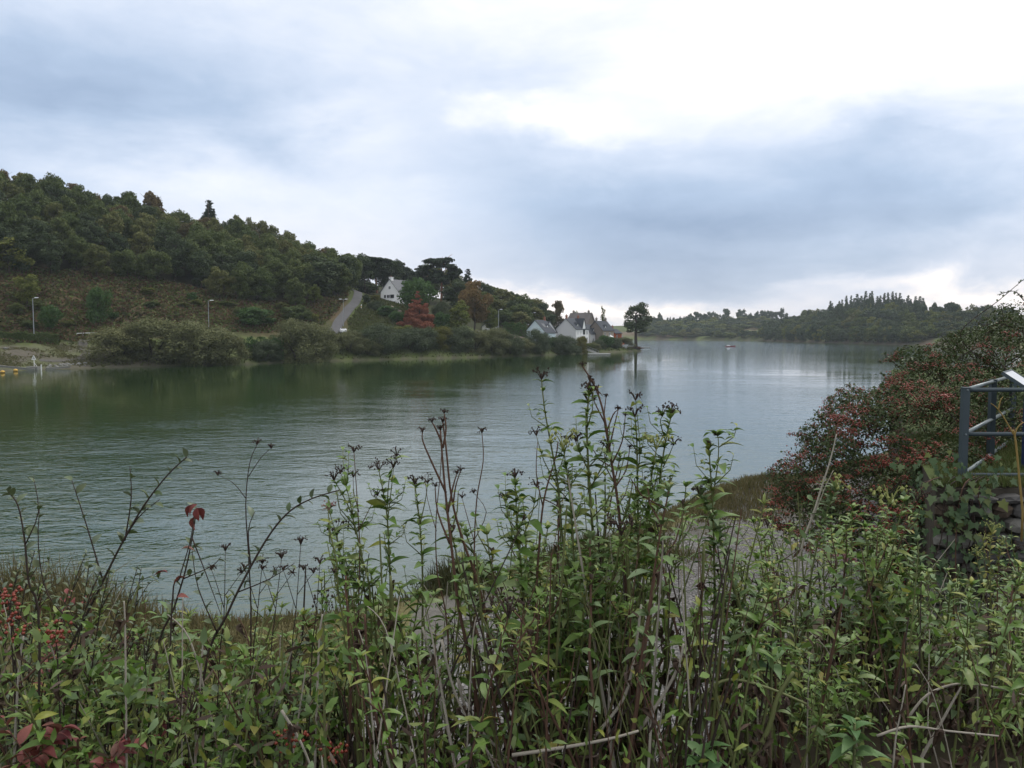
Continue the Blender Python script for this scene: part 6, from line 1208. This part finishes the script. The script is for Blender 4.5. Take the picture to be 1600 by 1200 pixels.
for n_, k in enumerate(order):
    p, d = SP_[k], SDv[k]; out = Vector(d) * .5 + Vector((q.normal() * .5, q.normal() * .5 - .15, .15)); L_ = q.uniform(.3, .75) * (1.5 if q.random() < .12 else 1)
    s0 = Vector(p) - out.normalized() * L_ * .6; e = Vector(p) + out.normalized() * L_ * .4 + Vector((0, 0, -.10 * L_)); mid = s0.lerp(e, .5) + Vector((0, 0, .12 * L_)); Q_ = bez(s0 - o0, mid - o0, e - o0, 6); br.append(Q_)
    m_ = int(60 * L_)
    for i in range(m_):
        pp, dd = along(Q_, min(.999, .15 + .85 * i / m_ + q.random() * .02)); LP.append(tuple(pp + Vector(q.normal(size=3) * .028))); v = Vector(q.normal(size=3)) * .6 + Vector((0, -.2, .7)); LN.append(tuple(v.normalized()))
    if q.random() < red_share(p):
        for i in range(int(q.integers(1, 5)) if hasattr(q, 'integers') else q.randint(1, 5)): BP.append((along(Q_, q.uniform(.3, .98))[0] + Vector((0, -.02, .012)), q.uniform(.7, 1.25)))
brm = MB()
for n_, Q_ in enumerate(br):
    if n_ < 60: obj('branch', MB().tube(Q_, [.008, .0075, .007, .006, .005, .004, .003], 4, cap=False).mesh('branch', [ST_D]), t)
    else: brm.tube(Q_, [.008, .0075, .007, .006, .005, .004, .003], 4, cap=False)
tag(obj('twigs', brm.mesh('twigs', [ST_D]), t), kind='stuff')
P2, D2 = shrub_pts(115000, .5); P2 = P2 - np.array(o0)[None]; keepP = (np.sin(P2[:, 0] * 5.1 + P2[:, 2] * 6.3) + np.sin(P2[:, 1] * 4.3 - P2[:, 2] * 5.7) + q.normal(size=len(P2)) * .5) > -.55
P2 = P2[keepP]; N2 = D2[keepP] + q.normal(size=(len(P2), 3)) * .6; N2 /= np.linalg.norm(N2, axis=1, keepdims=True)
AP = np.concatenate([np.array(LP), P2]); AN = np.concatenate([np.array(LN), N2]); n = len(AP)
CLF = foliage('cotoneaster_foliage', [(.030, .052, .018), (.052, .078, .026), (.08, .105, .045), (.06, .062, .026)], 1.2, .3, .6, .18, .2, 1.0)
tag(obj('foliage', mesh_np('foliage', leaf_quads(AP, AN, .048, q, .6), quads_of(n), [CLF]), t), kind='stuff')
def cluster(seed):
    g_ = random.Random(seed); b = MB()
    for _ in range(13): ball(b, Vector((g_.gauss(0, .030), g_.gauss(0, .026), g_.gauss(0, .018))), g_.uniform(.0075, .0115))
    return b.mesh('berry_cluster', [BERRY], True)
BC = [cluster(i) for i in range(5)]; bp_ = list(BP)
S3, S3d = shrub_pts(7000, .14)
for p, d in zip(S3, S3d):
    if q.random() < red_share(p) * .85 and np.sin(p[0] * 4.7 + p[2] * 5.1) + np.sin(p[1] * 3.6 - p[0] * 2.2 + p[2] * 7) + q.normal() * .35 > .25: bp_.append((Vector(p) - o0 + Vector((0, -.02, .01)), q.uniform(.7, 1.3)))
q.shuffle(bp_) if False else None
random.Random(2).shuffle(bp_); bm_v = []; far_b = MB()
for n_, (p, s) in enumerate(bp_):
    if n_ < 290: obj('berry_cluster', BC[n_ % 5], t, p, (q.random() * 6, q.random() * 6, q.random() * 6), s)
    else:
        me_ = BC[n_ % 5]; far_b.add([(p.x + v.co.x * s, p.y + v.co.y * s, p.z + v.co.z * s) for v in me_.vertices], [tuple(f_.vertices) for f_ in me_.polygons])
tag(obj('berries', far_b.mesh('berries', [BERRY], True), t), kind='stuff')
print('berry clusters', len(bp_))
# long thin sprays breaking the outline
for k, pts in enumerate([[(1530, 560), (1500, 520), (1560, 470), (1600, 436)], [(1600, 470), (1585, 455), (1562, 460)], [(1420, 590), (1400, 570), (1380, 552)], [(1340, 640), (1310, 625), (1285, 640)], [(1300, 690), (1270, 680), (1258, 690)], [(1240, 740), (1215, 735), (1195, 740)], [(1450, 575), (1425, 560), (1408, 565)], [(1350, 640), (1335, 610), (1322, 600)], [(1600, 520), (1560, 505), (1530, 512), (1500, 528)]]):
    Q_ = smooth([p - o0 for p in pix(pts, 12.5)]); obj('branch', MB().tube(Q_, [.009 * (1 - .6 * i / len(Q_)) for i in range(len(Q_))], 4).mesh('branch', [ST_D]), t)
    for i in range(26): pp, dd = along(Q_, q.uniform(.1, .999)); put_leaf(t, CL, rg, pp, dd + Vector((rg.gauss(0, .6), rg.gauss(0, .6), rg.gauss(0, .6))), .055)
# ------------------------------------------------------------------ ivy on the stone wall
IV = leafmat('ivy_leaf', [(.030, .065, .022), (.055, .10, .034), (.085, .13, .06), (.12, .14, .03)], .5, .3)
def ivy_leaf(seed):
    g_ = random.Random(seed); pr = [(0, 0), (-.12, .34), (.18, .30), (.30, .50), (.52, .22), (1.0, 0), (.52, -.22), (.30, -.50), (.18, -.30), (-.12, -.34)]
    v = [(a, b * (.9 + .2 * g_.random()), .10 * abs(b) - .12 * a * a) for a, b in pr]; v.append((.25, 0, .0)); n = len(pr)
    return MB().add(v, [(i, (i + 1) % n, n)[::-1] for i in range(n)]).mesh('leaf', [IV], True)
IL = [ivy_leaf(i) for i in range(4)]; o1 = Vector((5.1, 8.62, 5.3)); t = thing('ivy', 'ivy hanging over the stone wall below the railing corner', 'ivy', o1); r2 = random.Random(9)
for k in range(9):
    x_ = r2.uniform(-.5, .35); P = [Vector((x_ + .1, .15, .12)), Vector((x_, -.06, .02)), Vector((x_ + r2.gauss(0, .1), -.10, -.5)), Vector((x_ + r2.gauss(0, .2), -.08, -r2.uniform(.7, 1.5)))]
    P = [P[0]] + [a_ + Vector((r2.gauss(0, .05) - .2, r2.uniform(-.03, .02), 0)) for a_ in P[1:]]; obj('vine', MB().tube(smooth(P), .006, 5).mesh('vine', [ST_D if k % 4 else ST_B]), t)
for k in range(285):
    u = r2.gauss(0, .32); v = r2.uniform(-1.0, .45) if r2.random() < .8 else r2.uniform(-1.5, -.6); w = .17 - .1 * abs(u) - .06 * abs(v); s = r2.uniform(.05, .10) * (1.5 if r2.random() < .1 else 1)
    o = bpy.data.objects.new('leaf', IL[k % 4]); COL.objects.link(o); o.parent = t; orient(o, Vector((u - .25 + .05 * math.sin(v * 6), -max(.02, w) * r2.uniform(.7, 1.2), v)), Vector((r2.gauss(0, .5), -.35, -.6)), Vector((r2.gauss(0, .35), -1, .5)), s)
for k in range(110):
    yv = r2.uniform(8.75, 10.6); zv = r2.uniform(-1.3, .15); o = bpy.data.objects.new('leaf', IL[k % 4]); COL.objects.link(o); o.parent = t
    orient(o, Vector((4.62 + (yv - 8.75) * .42 - r2.uniform(.03, .14), yv, 5.3 + zv)) - o1, Vector((-.3, r2.gauss(0, .5), -.7)), Vector((-1, r2.gauss(0, .3) - .3, .5)), r2.uniform(.05, .10))
# Y-shaped yellow twig before the railing
YT = plain('yellow_bark', (.25, .175, .055), .7, .3, var=.2, scale=14); P = pix([(1598, 800), (1592, 740), (1587, 690), (1583, 672)], 8.0); o1 = P[0].copy(); o1.z = P[0].z - .3
t = thing('bare_sapling', 'bare yellow twig forking before the navy blue pedestal', 'sapling', o1); obj('stem', MB().tube([Vector((0, 0, 0))] + [p - o1 for p in smooth(P)], [.011] * 5 + [.010] * (len(smooth(P)) - 4), 6).mesh('stem', [YT], True), t)
for pts in ([(1584, 680), (1570, 655), (1558, 638), (1548, 630)], [(1585, 682), (1590, 668), (1600, 660), (1610, 664)], [(1560, 640), (1563, 626), (1567, 620)]):
    Q_ = smooth([p - o1 for p in pix(pts, 8.0)]); obj('twig', MB().tube(Q_, [.008 * (1 - .6 * i / len(Q_)) for i in range(len(Q_))], 5).mesh('twig', [YT], True), t)
# ------------------------------------------------------------------ near bank: dry grass, sedge, reed tufts, pebbles
def tuft_field(name, pts, hts, mat, seed, blades=26, spread=.16, wd=.010):
    q_ = np.random.RandomState(seed); Pb = np.repeat(np.asarray(pts), blades, 0); hh = np.repeat(np.asarray(hts), blades) * (.55 + .6 * q_.random(len(Pb))); n_ = len(Pb); Pb = Pb + np.stack([q_.normal(size=n_) * spread, q_.normal(size=n_) * spread, np.zeros(n_)], 1)
    ln = q_.normal(size=(n_, 2)) * .28; a = q_.random(n_) * 6.28; w_ = np.stack([np.cos(a), np.sin(a), 0 * a], 1) * wd; m1 = Pb + np.stack([ln[:, 0] * hh * .35, ln[:, 1] * hh * .35, hh * .55], 1); e = Pb + np.stack([ln[:, 0] * hh, ln[:, 1] * hh, hh * (.92 - .3 * np.abs(ln).sum(1))], 1)
    V = np.stack([Pb - w_, Pb + w_, m1 + w_ * .8, m1 - w_ * .8, e], 1).reshape(-1, 3); b = np.arange(n_)[:, None] * 5
    tri = np.concatenate([b + np.array([[0, 1, 2]]), b + np.array([[0, 2, 3]]), b + np.array([[3, 2, 4]])]); return mesh_np(name, V, tri, [mat])
DRY = foliage('dry_grass_blade', [(.12, .105, .052), (.16, .135, .065), (.10, .105, .042), (.14, .115, .07)], .8, .3, .85, .1, .25, .9); SED = foliage('sedge_blade', [(.05, .065, .028), (.085, .085, .04), (.065, .07, .03)], .8, .3, .8, .1, .25, .9)
q = np.random.RandomState(5); xx = q.uniform(-22, 17, 42000); yy = q.uniform(8, 40, 42000); d, idx = lake_dist(xx, yy); k = (d > .0) & (d < 3.6 + .8 * np.sin(xx * 2)) & ((xx > -.6) | (d < 1.7)); k |= (xx < -2.4) & (d > 0) & (d < 9); xx, yy, d = xx[k], yy[k], d[k]
tag(obj('verge_grass', tuft_field('verge_grass', np.stack([xx, yy, height(xx, yy) - .02], 1)[:7500], q.uniform(.12, .36, len(xx))[:7500], DRY, 4, 12)), kind='stuff')
def grass_clump(label, px, D, rx, ry, h, n, mat, nm='grass_tussock'):
    c = U(px, 900, D); x_ = c.x + q.normal(size=n) * rx; y_ = c.y + q.normal(size=n) * ry; z_ = height(x_, y_); hh = h * np.exp(-(((x_ - c.x) / rx) ** 2 + ((y_ - c.y) / ry) ** 2) * .35) * q.uniform(.7, 1.1, n)
    o = obj(nm, tuft_field(nm, np.stack([x_ - c.x, y_ - c.y, z_ - 1.0], 1), hh, mat, int(px), 30, .15, .012), None, (c.x, c.y, 1.0)); return tag(o, label, 'grass', kind='thing')
grass_clump('tall brown grass tussock standing at the water edge left of the gravel', 712, 17.8, .55, .5, 1.15, 60, SED)
grass_clump('dry straw coloured grass bank at the lower left water edge', 70, 17.2, 2.0, 1.2, 1.75, 190, DRY); grass_clump('low dry grass beside the lower left water edge', 168, 17.4, .7, .7, 1.1, 60, DRY)
grass_clump('olive brown grass mound between the gravel path and the lake', 1130, 27.0, 2.3, 2.4, .42, 330, DRY); grass_clump('grass tuft at the edge of the gravel below the tall weeds', 905, 20.6, .9, .8, .8, 80, SED); grass_clump('thin grass tuft on the near edge of the gravel', 965, 20.5, 1.3, .7, .6, 80, DRY)
n = 2600; xx = q.uniform(-7, 11, n); yy = q.uniform(4, 26, n); d, _ = lake_dist(xx, yy); k = d > 3.6; xx, yy = xx[k], yy[k]; n = len(xx); zz_ = height(xx, yy); s = q.uniform(.008, .03, n)
oct_ = np.array([(1, 0, 0), (0, 1, 0), (-1, 0, 0), (0, -1, 0), (0, 0, .7), (0, 0, -.7)]); V = (np.stack([xx, yy, zz_ + .015], 1)[:, None] + oct_[None] * s[:, None, None] * q.uniform(.7, 1.3, (n, 6, 3))).reshape(-1, 3)
ft = np.array([(0, 1, 4), (1, 2, 4), (2, 3, 4), (3, 0, 4), (1, 0, 5), (2, 1, 5), (3, 2, 5), (0, 3, 5)]); Q = (np.arange(n)[:, None, None] * 6 + ft[None]).reshape(-1, 3)
PEB = foliage('pebble', [(.13, .13, .13), (.22, .215, .21), (.36, .35, .33), (.26, .24, .21)], 1, .2, .9, .2, 0, 1)
tag(obj('pebbles', mesh_np('pebbles', V, Q, [PEB])), kind='stuff')

xx = q.uniform(4.7, 9.5, 1500); yy = q.uniform(8.8, 13, 1500); k = xx > 4.75 + (yy - 8.75) * .43
edge_x = q.uniform(4.7, 7.0, 160); xx = np.r_[xx[k], edge_x]; yy = np.r_[yy[k], q.uniform(8.66, 8.85, 160)]
k2 = len(xx); LAWN = foliage('lawn_grass_blade', [(.07, .10, .03), (.10, .125, .045), (.12, .12, .05)], .8, .3, .85, .1, .25, .9)
tag(obj('lawn_grass', tuft_field('lawn_grass', np.stack([xx, yy, np.full(len(xx), 5.33)], 1), q.uniform(.05, .15, len(xx)), LAWN, 6, 22, .05, .005)), kind='stuff')
# ------------------------------------------------------------------ haze
m = bpy.data.materials.new('haze'); m.use_nodes = True; hn = m.node_tree; hn.nodes.clear(); pv = hn.nodes.new('ShaderNodeVolumePrincipled'); ho = hn.nodes.new('ShaderNodeOutputMaterial')
pv.inputs['Color'].default_value = (.80, .88, .97, 1); pv.inputs['Density'].default_value = .00013; pv.inputs['Anisotropy'].default_value = .2; hn.links.new(pv.outputs[0], ho.inputs['Volume'])
tag(obj('haze', MB().box(-3300, 3300, -3300, 3300, -3.0, 72.0).mesh('haze', [m])), kind='stuff')

# ------------------------------------------------------------------ labels of alike things: told apart by their order where nothing else does
ORD = ['leftmost', 'second from the left', 'third from the left', 'fourth from the left', 'fifth from the left', 'sixth from the left', 'seventh from the left', 'eighth from the left', 'ninth from the left', 'tenth from the left', 'eleventh from the left', 'twelfth from the left']
bag = {}
for o in SC.objects:
    if o.parent is None and o.get('label') and o.get('group'): bag.setdefault((o['label'], o['group']), []).append(o)
for (lb, gp), os_ in bag.items():
    if 2 <= len(os_) <= 12 and len(lb.split()) <= 12:
        os_.sort(key=lambda o: float(bearing_px(o.location.x, o.location.y)))
        for k, o in enumerate(os_): o['label'] = lb + ', ' + ('rightmost' if k == len(os_) - 1 else ORD[k])
